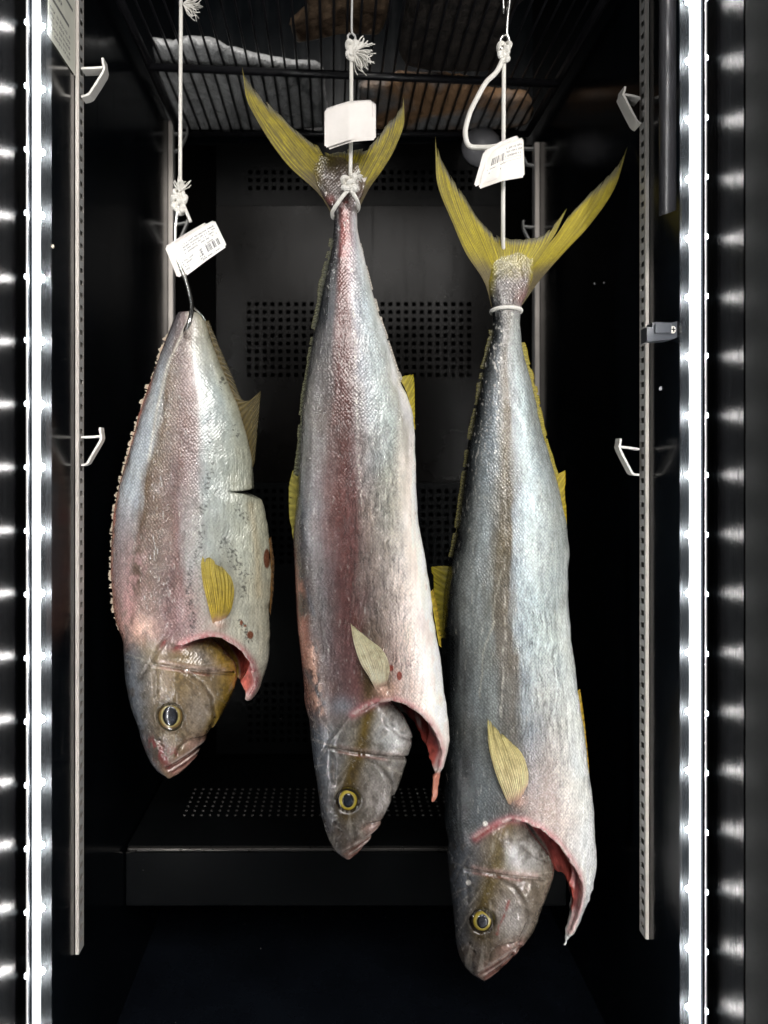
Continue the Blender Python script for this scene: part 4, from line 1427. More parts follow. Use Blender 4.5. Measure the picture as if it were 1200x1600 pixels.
# ---------------- fish with its tail cut off, on the steel hook
class FishSmall(Fish):
    seed = 31; sm = 3.0; tone = np.array([0.74, 0.75, 0.73]); head_col = (128, 116, 96); gold = 0.9; olive = (112, 92, 46); olive_amt = 0.35; pre_amt = 0.6
    eye = (266, 1119); pect = (342, 976)
    collar_y, flap_y = 1000, 1097
    TL = [(486, 284), (490, 278), (510, 268), (530, 260), (557, 249), (585, 240), (620, 228), (655, 217), (690, 207), (725, 197), (765, 187), (800, 180), (840, 176), (880, 175),
          (920, 177), (950, 180), (985, 187), (1010, 192), (1060, 200), (1100, 210)]
    TR = [(486, 302), (490, 310), (498, 318), (515, 325), (540, 333), (570, 345), (600, 357), (630, 370), (660, 380), (690, 388), (720, 394), (750, 398), (765, 403), (783, 411),
          (800, 415), (830, 419), (860, 423), (900, 424.5), (940, 423), (1000, 421), (1030, 419), (1050, 414), (1075, 405), (1088, 396), (1097, 382)]
    TB = [(486, 14), (520, 22), (600, 38), (700, 52), (800, 60), (900, 64), (980, 63), (1040, 50), (1080, 28), (1097, 12)]
    HL = [(900, 204), (950, 198), (985, 195), (1010, 195), (1045, 196), (1075, 200), (1100, 205), (1130, 215), (1160, 224), (1185, 233), (1200, 243), (1208, 252), (1215, 263)]
    HR = [(900, 270), (960, 290), (990, 315), (1010, 345), (1025, 358), (1040, 368), (1060, 371), (1080, 366), (1100, 355), (1125, 342), (1150, 325), (1175, 312), (1195, 295), (1208, 280), (1215, 266)]
    HB = [(900, 40), (960, 56), (1010, 58), (1060, 56), (1120, 45), (1170, 30), (1200, 17), (1213, 7), (1215, 4)]
    arc = [(283, 1008), (300, 1000), (325, 993), (345, 995), (365, 1005), (380, 1018), (393, 1035), (400, 1055), (400, 1070), (390, 1088)]
    near = [(150, 1010), (230, 1008), (270, 1012)] + arc + [(384, 1096), (378, 1110), (378, 1300), (100, 1300), (100, 1010)]
    far = [(150, 985), (260, 980), (310, 985), (337, 1012), (350, 1026), (365, 1040), (375, 1055), (384, 1070), (386, 1082), (380, 1096), (376, 1110), (370, 1300), (100, 1300), (100, 985)]
    notches = []; notch_polys = [[(394, 700), (395.5, 764), (384, 766), (364, 767.5), (384, 770.5), (400, 777), (414, 782.5), (440, 786), (440, 700)]]
    table = [
        (492, [(0, (95, 95, 100)), (.4, (110, 85, 85)), (.6, (190, 180, 170)), (1, (190, 185, 165))]),
        (600, [(0, (170, 105, 90)), (.07, (150, 148, 150)), (.17, (178, 184, 192)), (.24, (170, 172, 174)), (.29, (114, 96, 74)), (.48, (122, 96, 90)), (.60, (150, 126, 124)), (.67, (186, 193, 196)), (.85, (196, 204, 201)), (1, (202, 202, 182))]),
        (750, [(0, (205, 150, 130)), (.04, (135, 132, 132)), (.09, (182, 190, 200)), (.21, (178, 184, 192)), (.26, (112, 92, 70)), (.4, (112, 84, 70)), (.48, (116, 86, 82)), (.56, (158, 142, 142)), (.65, (178, 186, 188)), (.85, (188, 194, 186)), (1, (204, 204, 184))]),
        (880, [(0, (208, 156, 138)), (.05, (160, 140, 140)), (.13, (156, 140, 142)), (.22, (122, 100, 86)), (.38, (108, 82, 70)), (.46, (130, 98, 96)), (.53, (172, 168, 168)), (.68, (188, 192, 187)), (.85, (208, 209, 194)), (1, (218, 216, 192))]),
        (990, [(0, (212, 130, 108)), (.1, (180, 150, 142)), (.25, (140, 116, 108)), (.4, (138, 100, 100)), (.52, (172, 148, 146)), (.7, (194, 190, 180)), (.85, (212, 211, 197)), (1, (216, 213, 194))]),
        (1090, [(0, (150, 130, 120)), (.7, (215, 208, 198)), (.9, (228, 226, 214)), (1, (222, 214, 200))])]

    def top_rag(s, x): return 5 * fbm(x / 5, x * 0 + 2.0, 3)

    def extra(s, c, sc_, wr, ro, qx, qy, px, py, pw, u, n1, n2, n3, st, head, ex, ey):
        tr = 1 - head
        # raw flesh where the fin was shaved off the back
        e = sstep(0.05, 0.0, u + (n2 - 0.5) * 0.05) * (qy > 530) * (qy < 1005)
        c = over(c, (226, 172, 148), e * tr * 0.9)
        c = over(c, (206, 92, 72), e * tr * sstep(0.45, 0.7, n1) * 0.7)
        # scraped pink patches
        for (cx, cy, rx, ry, rgb, am) in ((212, 890, 16, 45, (190, 152, 152), .6), (218, 985, 26, 20, (216, 176, 158), .85), (200, 950, 12, 40, (196, 150, 150), .6), (300, 960, 30, 60, (150, 112, 112), .4)):
            m = bell(np.hypot((qx - cx) / rx, (qy - cy) / ry), 1.0) * sstep(0.3, 0.6, n2 * 0.6 + n1 * 0.4)
            c = over(c, rgb, m * am * tr)
        # black bruised specks along the flank and belly
        m = np.zeros_like(u)
        for pts, w in (([(350, 590), (345, 605)], 8), ([(365, 665), (372, 680)], 6), ([(327, 650), (328, 740), (316, 800), (312, 860), (295, 910), (300, 990)], 8), ([(372, 790), (385, 815)], 9), ([(352, 850), (372, 885), (385, 900)], 14), ([(382, 910), (378, 930)], 8), ([(376, 970), (390, 1000)], 7)):
            m = np.maximum(m, bell(pdist(qx, qy, pts), w))
        spk = fbm(qx / 3.2, qy / 2.4, s.seed + 40, 2)
        c = over(c, (46, 46, 46), sstep(0.64, 0.72, spk * 0.8 + m * 0.2) * sstep(0.25, 0.7, m) * tr * 0.7)
        for (cx, cy, rx, ry) in ((417, 873, 5, 15), (391, 992, 5, 6), (377, 973, 2.5, 4), (383, 978, 2, 2)):
            c = over(c, (128, 82, 62), sstep(1.15, 0.9, np.hypot((qx - cx) / rx, (qy - cy) / ry)) * tr)
        c = over(c, (196, 178, 140), bell(pdist(qx, qy, [(392, 790), (402, 860), (405, 930)]), 6) * 0.45 * tr)
        # raised pale lateral line
        c = over(c, (196, 190, 176), bell(pdist(qx, qy, [(288, 515), (262, 570), (245, 640), (232, 720)]), 2.0) * 0.6)
        # bloody nose
        bl = bell(pdist(ex, ey, [(-26, 44), (-14, 62), (-4, 72), (4, 60)]), 11) * sstep(0.42, 0.6, n2)
        c = over(c, (120, 48, 50), bl * head * 0.8)
        c = over(c, (200, 176, 172), bell(pdist(ex, ey, [(-18, 42), (-8, 66)]), 4) * (n3 > 0.55) * head * 0.7)
        sc_ = np.where(u > 0.62, sc_ * 0.45, sc_ * 1.15)
        wr = wr + 0.35 * sstep(0.5, 0.8, u) * (qy > 700) * tr
        return c, sc_, wr, ro


f1 = FishSmall(YF1, "smallest silver fish without a tail, hanging from a steel hook at the left", (262, 1214))
f1.build()
f1.make_eye(22, (92, 72, 38), (62, 56, 38), (44, 46, 52))
f1.pectoral([(333, 977), (325, 945), (316, 905), (314, 880), (317, 868)], [(352, 968), (362, 950), (366, 925), (364, 910), (360, 900)],
            [[(338, 974), (335, 945), (328, 905), (324, 880), (325, 868)], [(344, 972), (346, 945), (344, 915), (340, 890), (337, 875)], [(348, 970), (354, 945), (356, 920), (353, 900), (350, 887)]],
            (190, 164, 58), (190, 172, 84), 41)
f1.edge_fin("anal_fin", [(320, 502), (335, 545), (352, 590), (370, 632), (382, 668), (390, 700), (393, 735)],
            [(326, 500), (346, 548), (366, 594), (382, 627), (396, 630), (408, 610), (398, 722)], (120, 104, 60), (84, 74, 42), 1.4, 26, 0.05, 43)
f1.edge_fin("dorsal_fin", [(285, 492), (262, 535), (242, 592), (219, 660), (199, 730), (182, 805), (178, 860), (179, 930), (188, 985)],
            [(281, 490), (257, 533), (236, 590), (213, 658), (193, 728), (176, 803), (172, 860), (173, 930), (184, 985)], (226, 170, 150), (244, 232, 214), 2.0, 210, 0.9, 44, out=1.1)
f1.edge_fin("pelvic_fin", [(420, 842), (423, 880), (423, 920), (421, 955)], [(424, 838), (429, 880), (428, 920), (423, 962)], (150, 110, 60), (92, 70, 48), 1.6, 6, 0.1, 45, 6)


# ---------------- fish in the middle, on the cord with the blank tag
class FishMiddle(Fish):
    seed = 61; sm = 4.0; tone = np.array([0.95, 0.92, 0.91]); head_col = (124, 120, 114); olive = (92, 74, 22); olive_amt = 0.95; pre_amt = 0.35
    eye = (544, 1251); pect = (598, 1082)
    collar_y, flap_y = 1100, 1252
    TL = [(243, 494), (260, 492), (280, 494), (300, 501), (318, 511), (335, 521), (350, 522), (380, 520), (420, 511), (450, 504), (490, 497), (530, 489), (565, 483.5), (600, 478.5), (640, 473), (680, 470), (720, 467), (772, 464), (820, 460), (860, 458.5),
          (882, 460), (941, 463), (977, 466), (1016, 470), (1050, 474), (1092, 478), (1129, 481), (1200, 492), (1252, 500)]
    TR = [(243, 566), (260, 573), (280, 576), (300, 569), (318, 561), (335, 557.5), (350, 558), (387, 565), (421, 573), (453, 581.5), (490, 591), (515, 601), (544, 609), (569, 617), (594, 624), (620, 638), (650, 646), (690, 648.5), (740, 649), (800, 652),
          (850, 659), (880, 665), (910, 670), (955, 675.5), (980, 680), (1015, 686), (1050, 691), (1090, 696), (1129, 700), (1158, 701), (1180, 697), (1200, 691), (1215, 688), (1240, 686), (1252, 682)]
    TB = [(243, 1.6), (262, 3.5), (290, 8), (320, 13), (345, 15), (400, 20), (500, 34), (600, 46), (700, 54), (800, 59), (900, 62), (1000, 62), (1080, 58), (1140, 46), (1190, 30), (1215, 26), (1252, 22)]
    HL = [(1000, 492), (1050, 488), (1092, 484), (1129, 483), (1174, 487), (1210, 493), (1258, 500), (1292, 507), (1323, 519), (1334, 528), (1341, 541)]
    HR = [(1000, 580), (1060, 596), (1095, 612), (1122, 634), (1138, 641), (1150, 644), (1165, 641), (1195, 632), (1235, 620), (1265, 608), (1285, 595), (1315, 575), (1333, 558), (1341, 547)]
    HB = [(1000, 36), (1060, 52), (1110, 56), (1160, 53), (1230, 42), (1290, 27), (1325, 14), (1338, 7), (1341, 4)]
    arc = [(552, 1116), (570, 1104), (590, 1096), (612, 1093), (635, 1100), (655, 1112), (672, 1130), (685, 1152), (690, 1172), (686, 1195)]
    near = [(430, 1132), (500, 1128), (535, 1124)] + arc + [(682, 1206), (676, 1213), (673, 1252), (668, 1270), (660, 1500), (400, 1500), (400, 1132)]
    far = [(430, 1095), (560, 1085), (600, 1092), (630, 1112), (645, 1126), (660, 1150), (672, 1183), (680, 1204), (675, 1213), (672, 1252), (668, 1270), (660, 1500), (400, 1500), (400, 1095)]
    notches = []; notch_polys = []
    table = [
        (246, [(0, (120, 110, 40)), (.5, (104, 92, 58)), (1, (120, 110, 40))]),
        (275, [(0, (112, 100, 40)), (.2, (94, 84, 76)), (.5, (96, 84, 80)), (.8, (104, 92, 80)), (1, (112, 100, 40))]),
        (310, [(0, (80, 72, 70)), (.5, (92, 82, 80)), (1, (110, 90, 84))]),
        (350, [(0, (60, 62, 66)), (.2, (86, 86, 90)), (.36, (126, 70, 66)), (.55, (146, 90, 86)), (.7, (160, 140, 142)), (.85, (172, 174, 178)), (1, (205, 205, 205))]),
        (480, [(0, (44, 48, 52)), (.15, (60, 64, 68)), (.24, (108, 112, 116)), (.33, (120, 86, 84)), (.48, (116, 76, 74)), (.60, (158, 164, 174)), (.8, (178, 191, 196)), (.92, (190, 200, 198)), (1, (212, 214, 210))]),
        (650, [(0, (66, 68, 70)), (.08, (136, 136, 134)), (.20, (128, 122, 118)), (.29, (116, 88, 84)), (.42, (110, 70, 66)), (.49, (140, 132, 132)), (.6, (166, 174, 178)), (.75, (172, 185, 182)), (.88, (164, 164, 152)), (.93, (206, 206, 206)), (1, (228, 227, 222))]),
        (800, [(0, (40, 42, 45)), (.06, (80, 86, 94)), (.14, (142, 142, 144)), (.27, (140, 118, 118)), (.34, (116, 74, 70)), (.47, (114, 72, 68)), (.55, (142, 128, 122)), (.75, (160, 160, 150)), (.85, (190, 186, 176)), (.91, (226, 219, 211)), (1, (236, 229, 223))]),
        (950, [(0, (128, 84, 72)), (.06, (92, 80, 72)), (.2, (108, 104, 106)), (.3, (118, 92, 92)), (.42, (108, 68, 66)), (.5, (118, 104, 100)), (.65, (160, 150, 144)), (.76, (214, 202, 195)), (.9, (236, 227, 221)), (1, (240, 232, 227))]),
        (1080, [(0, (122, 84, 72)), (.1, (112, 92, 86)), (.25, (112, 92, 92)), (.36, (128, 92, 92)), (.46, (100, 82, 52)), (.55, (110, 90, 60)), (.64, (196, 172, 164)), (.8, (230, 219, 212)), (1, (238, 234, 229))]),
        (1180, [(0, (110, 100, 98)), (.5, (150, 130, 122)), (.8, (224, 214, 206)), (.93, (238, 234, 229)), (1, (232, 222, 216))])]

    def extra(s, c, sc_, wr, ro, qx, qy, px, py, pw, u, n1, n2, n3, st, head, ex, ey):
        tr = 1 - head
        m = bell(pdist(qx, qy, [(466, 890), (470, 960), (478, 1030)]), 10) * sstep(0.3, 0.55, n1)
        c = over(c, (166, 112, 96), m * 0.6)
        m = bell(pdist(qx, qy, [(488, 1010), (488, 1040), (500, 1110)]), 7) * sstep(0.35, 0.5, n2)
        c = over(c, (214, 170, 150), m * 0.8)
        c = over(c, (58, 64, 72), bell(pdist(qx, qy, [(474, 900), (490, 960)]), 4) * 0.6)
        c = over(c, (60, 66, 72), bell(pdist(qx, qy, [(478, 1050), (505, 1098)]), 5) * 0.7)
        c = over(c, (130, 138, 148), bell(np.hypot((qx - 535) / 1.2, (qy - 1105)), 16) * 0.7 * tr)
        # lateral line of bright dots
        ll = pdist(qx, qy, [(548, 380), (552, 460), (556, 600), (560, 720), (566, 790)])
        c = over(c, (220, 214, 205), bell(ll, 2.0) * sstep(0.5, 0.65, n3) * 0.7)
        # bruise and holes beside the pectoral fin
        c = over(c, (150, 120, 112), bell(np.hypot((qx - 640) / 1.2, (qy - 1036)), 12) * sstep(0.5, 0.6, n3) * 0.7)
        for (cx, cy, rx, ry) in ((624, 1056, 4, 7), (611, 1044, 4, 5)):
            c = over(c, (140, 66, 54), sstep(1.15, 0.9, np.hypot((qx - cx) / rx, (qy - cy) / ry)))
        c = over(c, (198, 160, 140), bell(np.hypot((qx - 610) / 1.6, (qy - 1075)), 14) * sstep(0.35, 0.6, n2) * 0.7 * tr)
        # tail root: white crumbs and raw red spot
        c = over(c, (150, 78, 72), bell(np.hypot((qx - 516), (qy - 312)), 7) * 0.5)
        c = over(c, (236, 226, 220), sstep(0.74, 0.80, fbm(qx / 4, qy / 4, 77, 2)) * bell(np.hypot(qx - 515, qy - 306), 14))
        c = over(c, (150, 66, 60), bell(pdist(qx, qy, [(540, 318), (537, 345), (536, 400)]), 6) * sstep(0.3, 0.5, n2) * 0.5)
        c = over(c, (206, 134, 112), sstep(1203, 1210, qy) * (1 - head) * (qx > 660))
        sil = sstep(0.10, 0.2, u) * sstep(0.9, 0.75, u)
        wr = wr + 0.9 * sstep(0.34, 0.45, u) * sstep(0.86, 0.74, u) * sstep(620, 780, qy) * sstep(1070, 1020, qy) * tr + 0.35 * sil * sstep(430, 520, qy) * tr
        sc_ = sc_ * (1 - 0.75 * sstep(0.8, 0.9, u))
        return c, sc_, wr, ro


f2 = FishMiddle(YF2, "middle silver fish with a reddish stripe, hung by its tail below the blank tag", (545, 1341))
f2.build()
f2.make_eye(16, (176, 156, 52), (52, 40, 30), (40, 46, 56))
f2.pectoral([(588, 1080), (578, 1060), (563, 1035), (552, 1000), (548, 973)], [(604, 1070), (609, 1045), (605, 1028), (592, 1010), (582, 1003)],
            [[(592, 1078), (584, 1050), (573, 1020), (560, 992), (552, 976)], [(596, 1076), (593, 1048), (585, 1020), (572, 998), (562, 986)], [(600, 1073), (602, 1046), (597, 1024), (583, 1005), (573, 995)]],
            (244, 234, 212), (232, 224, 190), 46, line=(126, 114, 86))
f2.caudal([[
    [(521, 340), (503, 309), (448, 256), (401, 187), (384, 150), (379, 112)],
    [(526, 330), (508, 296), (462, 242), (420, 185), (400, 155), (388, 126)],
    [(531, 325), (516, 290), (482, 246), (452, 208), (436, 188), (422, 164)],
    [(535, 322), (524, 290), (504, 258), (486, 236), (474, 222), (462, 203)],
    [(538, 320), (533, 295), (524, 270), (514, 254), (506, 244), (499, 231)]],
    [[(538, 320), (533, 295), (525, 272), (517, 258), (512, 250), (508, 241)],
     [(540, 320), (540, 295), (538, 270), (536, 255), (534, 246), (532, 236)],
     [(544, 321), (550, 290), (558, 265), (564, 248), (568, 240), (572, 229)],
     [(548, 324), (560, 295), (578, 262), (592, 236), (600, 220), (606, 194)],
     [(552, 328), (568, 300), (592, 262), (610, 226), (620, 198), (625, 170)],
     [(557, 335), (575, 298), (600, 262), (618, 230), (632, 186), (631, 157)]]], 51, (98, 88, 84), 0.75)
f2.edge_fin("dorsal_fin", [(524, 372), (512, 425), (500, 492), (486, 566), (475, 642), (470, 700), (468, 745)],
            [(516, 372), (503, 425), (492, 492), (479, 566), (469, 642), (464, 700), (460, 745)], (62, 66, 64), (112, 112, 84), 2.2, 44, 0.5, 52, out=0.5)
f2.edge_fin("dorsal_fin_lobe", [(462, 838), (464, 800), (466, 770), (466, 745)], [(459, 850), (451, 800), (450, 755), (457, 734)], (120, 112, 40), (182, 172, 84), 1.5, 6, 0.1, 53)
f2.edge_fin("anal_fin", [(647, 668), (640, 630), (632, 605), (624, 592)], [(649, 672), (649, 620), (647, 578), (630, 588)], (186, 168, 60), (206, 190, 40), 1.4, 8, 0.2, 54)
f2.edge_fin("anal_ridge", [(560, 380), (588, 492), (606, 548), (622, 598)], [(563.5, 380), (593.5, 490), (612, 546), (629, 596)], (226, 224, 220), (222, 214, 206), 2.4, 26, 0.4, 55, out=0.5)
f2.edge_fin("pelvic_fin", [(672, 926), (677, 955), (682, 985), (686, 1008)], [(677, 920), (684, 950), (688, 985), (690, 1012)], (200, 180, 60), (170, 140, 40), 1.6, 6, 0.1, 56, 5)


# ---------------- longest fish at the right, on the cord with the printed tag
class FishLarge(Fish):
    seed = 91; sm = 4.0; tone = np.array([0.95, 0.99, 1.0]); head_col = (122, 110, 96); olive = (96, 80, 28); olive_amt = 0.8; pre_amt = 0.9
    eye = (754, 1440); pect = (812, 1252)
    collar_y, flap_y = 1285, 1477
    TL = [(392, 772), (420, 766), (445, 764), (465, 766), (480, 769), (487, 770), (500, 770.5), (523, 768), (560, 758.5), (594, 752), (625, 746), (655, 740), (680, 735), (712, 729), (750, 724), (780, 720), (810, 716), (850, 709), (880, 702), (920, 695),
          (960, 692), (1050, 692), (1150, 694), (1250, 695), (1300, 697), (1350, 700), (1400, 705), (1477, 714)]
    TR = [(392, 832), (420, 836), (440, 832), (455, 826), (470, 819), (480, 815), (487, 813.5), (500, 812.5), (540, 815), (575, 823), (611, 832.5), (655, 842), (690, 850.5), (720, 860), (745, 867.5), (790, 877.5), (830, 885), (870, 886), (920, 886), (980, 889.5),
          (1030, 895), (1080, 901.5), (1120, 908), (1160, 913), (1200, 918), (1245, 924), (1290, 928), (1340, 930.5), (1373, 931), (1400, 925), (1430, 912), (1450, 900), (1462, 890), (1477, 882)]
    TB = [(392, 1.6), (415, 4), (440, 9), (475, 15), (490, 16), (550, 23), (650, 40), (750, 53), (850, 62), (950, 67), (1050, 69), (1150, 69), (1250, 65), (1320, 52), (1380, 34), (1430, 18), (1477, 7)]
    HL = [(1150, 716), (1250, 708), (1300, 701), (1350, 700), (1400, 705), (1445, 710), (1485, 716), (1508, 726), (1521, 738), (1530, 752)]
    HR = [(1150, 790), (1230, 808), (1280, 820), (1308, 836), (1322, 848), (1335, 858), (1356, 864), (1378, 858), (1410, 846), (1442, 835), (1467, 820), (1487, 805), (1507, 786), (1524, 770), (1530, 759)]
    HB = [(1150, 42), (1230, 58), (1290, 62), (1350, 58), (1420, 46), (1480, 29), (1512, 15), (1526, 7), (1530, 4)]
    arc = [(744, 1309), (760, 1297), (780, 1286), (797, 1280), (820, 1283), (845, 1295), (870, 1315), (890, 1340), (904, 1366), (908, 1390), (903, 1422), (891, 1454)]
    near = [(640, 1318), (700, 1318), (730, 1316)] + arc + [(884, 1468), (878, 1482), (870, 1700), (600, 1700), (600, 1318)]
    far = [(640, 1290), (770, 1272), (800, 1282), (830, 1302), (852, 1325), (862, 1352), (868, 1358), (876, 1358), (886, 1374), (892, 1400), (890, 1430), (884, 1458), (879, 1476), (872, 1490), (860, 1700), (600, 1700), (600, 1290)]
    notches = []; notch_polys = []
    table = [
        (396, [(0, (150, 138, 40)), (.5, (140, 126, 56)), (1, (160, 144, 44))]),
        (435, [(0, (140, 126, 44)), (.15, (92, 84, 78)), (.6, (116, 104, 100)), (.85, (120, 104, 96)), (1, (150, 134, 50))]),
        (465, [(0, (64, 62, 62)), (.3, (86, 80, 76)), (.6, (116, 104, 100)), (1, (120, 98, 94))]),
        (505, [(0, (46, 48, 50)), (.25, (72, 72, 72)), (.5, (108, 102, 92)), (.75, (164, 164, 160)), (1, (150, 150, 146))]),
        (650, [(0, (44, 46, 49)), (.12, (92, 98, 102)), (.26, (146, 154, 160)), (.38, (122, 114, 100)), (.46, (112, 98, 78)), (.52, (160, 164, 166)), (.66, (182, 192, 192)), (.84, (142, 146, 145)), (1, (150, 150, 140))]),
        (850, [(0, (35, 37, 40)), (.06, (108, 112, 112)), (.18, (156, 162, 164)), (.25, (132, 130, 124)), (.32, (116, 104, 84)), (.42, (118, 106, 88)), (.46, (158, 164, 168)), (.58, (188, 198, 198)), (.72, (172, 178, 177)), (.9, (152, 155, 152)), (1, (172, 172, 167))]),
        (1000, [(0, (26, 28, 31)), (.09, (62, 64, 64)), (.17, (132, 136, 136)), (.30, (144, 148, 146)), (.36, (118, 112, 104)), (.48, (118, 110, 100)), (.53, (160, 168, 172)), (.66, (174, 184, 184)), (.82, (172, 178, 175)), (.94, (210, 212, 208)), (1, (214, 214, 210))]),
        (1150, [(0, (40, 43, 47)), (.08, (84, 88, 88)), (.20, (128, 132, 132)), (.29, (138, 142, 142)), (.36, (112, 110, 106)), (.46, (120, 116, 110)), (.54, (146, 150, 155)), (.68, (164, 158, 153)), (.84, (214, 212, 207)), (1, (230, 230, 225))]),
        (1280, [(0, (50, 55, 60)), (.2, (116, 120, 122)), (.35, (108, 106, 104)), (.45, (112, 102, 98)), (.54, (164, 144, 138)), (.68, (176, 158, 150)), (.84, (214, 208, 203)), (1, (230, 230, 227))]),
        (1400, [(0, (70, 72, 76)), (.5, (160, 140, 134)), (.85, (222, 216, 210)), (1, (234, 232, 228))])]

    def extra(s, c, sc_, wr, ro, qx, qy, px, py, pw, u, n1, n2, n3, st, head, ex, ey):
        tr = 1 - head
        wx = qx + (fbm(qx / 20, qy / 26, 12) - 0.5) * 9
        c = over(c, (222, 218, 206), bell(pdist(wx, qy, [(791, 720), (790, 900), (789, 960), (786, 1060), (783, 1120)]), 1.3) * 0.5 * sstep(0.3, 0.7, n2))
        c = over(c, (206, 202, 186), bell(pdist(wx, qy, [(785, 890), (776, 920), (770, 980), (756, 1020), (750, 1090)]), 1.1) * 0.4)
        # net-like pale mesh by the pectoral
        net = np.abs(fbm(qx / 5, qy / 5, 55, 2) - 0.5)
        mm = bell(np.hypot((qx - 858) / 1.0, (qy - 1240) / 1.7), 36) * tr
        c = over(c, (226, 210, 200), sstep(0.06, 0.0, net) * mm * 0.7)
        c = over(c, (160, 134, 126), sstep(0.05, 0.12, net) * mm * 0.35)
        # tail root with glints and pink side
        c = over(c, (150, 112, 108), bell(np.hypot((qx - 822), (qy - 468)), 14) * 0.6)
        c = over(c, (226, 224, 216), sstep(0.72, 0.78, fbm(qx / 3.4, qy / 3.4, 78, 2)) * sstep(560, 480, qy) * sstep(475, 482, qy) * 0.8)
        c = over(c, (230, 226, 220), sstep(0.73, 0.78, fbm(qx / 3.0, qy / 6, 79, 2)) * sstep(900, 560, qy) * sstep(500, 540, qy) * sstep(0.5, 0.3, u) * 0.7)
        # blood along the collar, red scratch and pale crumbs on the head
        c = over(c, (136, 48, 48), bell(pdist(qx, qy, [(742, 1311), (760, 1299), (776, 1291)]), 3) * 0.8)
        c = over(c, (140, 60, 54), bell(pdist(ex + (n1 - 0.5) * 14, ey, [(38, -32), (34, -12), (27, 4), (24, 20)]), 1.9) * head * sstep(0.25, 0.6, n2) * 0.8)
        for (cx, cy, r) in ((732, 1379, 4), (758, 1287, 4)):
            c = over(c, (236, 232, 226), sstep(1.2, 0.8, np.hypot(qx - cx, qy - cy) / r))
        wr = wr + 0.9 * sstep(0.42, 0.52, u) * sstep(0.92, 0.75, u) * sstep(860, 1020, qy) * sstep(1240, 1150, qy) * tr + 0.3 * tr * sstep(0.1, 0.2, u)
        sc_ = np.where(u > 0.8, sc_ * 0.7, sc_ * 1.1)
        return c, sc_, wr, ro


f3 = FishLarge(YF3, "longest silver fish with a bright yellow tail, hanging at the right", (757, 1530))
f3.build()
f3.make_eye(16, (150, 132, 48), (50, 40, 30), (66, 66, 72))
f3.pectoral([(797, 1262), (785, 1235), (772, 1200), (763, 1160), (761, 1122)], [(825, 1228), (826, 1212), (822, 1192), (816, 1178), (808, 1168)],
            [[(803, 1258), (794, 1225), (782, 1190), (770, 1150), (765, 1124)], [(810, 1252), (805, 1220), (796, 1188), (784, 1155), (776, 1136)], [(818, 1242), (817, 1215), (811, 1188), (801, 1168), (792, 1152)]],
            (236, 220, 182), (224, 210, 146), 47, line=(116, 104, 60))
f3.caudal([[
    [(768, 480), (759, 446), (727, 394), (710, 355), (681, 270), (680, 220)],
    [(774, 474), (766, 440), (738, 385), (716, 340), (700, 292), (689, 246)],
    [(779, 468), (773, 435), (755, 390), (742, 360), (732, 336), (722, 300)],
    [(784, 464), (781, 435), (772, 405), (764, 385), (758, 370), (752, 345)],
    [(789, 462), (789, 435), (787, 410), (785, 395), (783, 385), (780, 369)],
    [(794, 462), (799, 435), (805, 412), (809, 398), (812, 388), (815, 373)],
    [(800, 464), (812, 436), (826, 410), (836, 394), (842, 384), (849, 365)],
    [(804, 466), (822, 432), (842, 402), (856, 382), (866, 368), (884, 330)]],
    [[(804, 466), (822, 432), (842, 402), (856, 382), (867, 370), (887, 340)],
     [(807, 468), (830, 432), (860, 395), (884, 365), (902, 336), (926, 297)],
     [(810, 471), (838, 434), (874, 394), (908, 352), (935, 312), (956, 268)],
     [(815, 478), (842, 440), (882, 394), (921, 352), (963, 288), (978, 238)]]], 57, (104, 94, 90), 0.35)
f3.edge_fin("dorsal_fin", [(773, 515), (763, 560), (750, 628), (739, 684), (727, 752), (718, 816), (708, 870)],
            [(765, 515), (754.5, 560), (742, 628), (731, 684), (720.5, 752), (712, 816), (702, 870)], (64, 66, 58), (128, 122, 70), 2.0, 44, 0.5, 58, out=0.5)
f3.edge_fin("dorsal_fin_lobe", [(700, 990), (698, 950), (698, 915), (702, 885)], [(686, 1000), (676, 950), (671, 885), (692, 884)], (110, 104, 36), (176, 160, 44), 1.5, 9, 0.15, 59)
f3.edge_fin("anal_fin", [(884, 815), (876, 788), (868, 760), (864, 742)], [(886, 820), (885, 780), (885, 733), (870, 742)], (190, 170, 40), (206, 180, 36), 1.4, 7, 0.15, 60)
f3.edge_fin("anal_ridge", [(812, 535), (830, 610), (848, 690), (865, 745)], [(819, 535), (838, 608), (855, 688), (872, 744)], (150, 144, 70), (196, 176, 60), 1.6, 34, 0.3, 62, out=0.4)
f3.edge_fin("pelvic_fin", [(899, 1082), (907, 1130), (914, 1180), (918, 1205)], [(907, 1076), (914, 1130), (919, 1180), (921, 1208)], (206, 190, 80), (190, 150, 30), 1.6, 6, 0.1, 63, 5)


# ------------------------------------------------------------------ cords, hooks and tags
def pts_at(pl, Y):
    """picture points (px, py[, toward camera m]) at distance Y"""
    out = []
    for p in pl:
        d = p[2] if len(p) > 2 else 0.0
        out.append(P(p[0], p[1], Y - d))
    return out


def fray(parent, c, Y, direction, n, length, spread, r=0.0005, name="frayed_end"):
    mb = MB()
    o = np.array(P(*c, Y))
    for k in range(n):
        a = direction + random.uniform(-spread, spread)
        b = random.uniform(-0.5, 0.5)
        L = length * random.uniform(0.6, 1.0)
        d = np.array([math.cos(a), -b, -math.sin(a)])
        side = np.array([-math.sin(a), 0.3, -math.cos(a)]) * random.uniform(-0.35, 0.35)
        p = [o + d * L * t + side * L * math.sin(t * 3.0) * t for t in np.linspace(0, 1, 6)]
        mb.tube(p, np.linspace(r * 1.5, r * 0.9, 6), 5)
    ob = mb.build(name, M_CORD, parent, True)
    ob["kind"] = "stuff"
    return ob


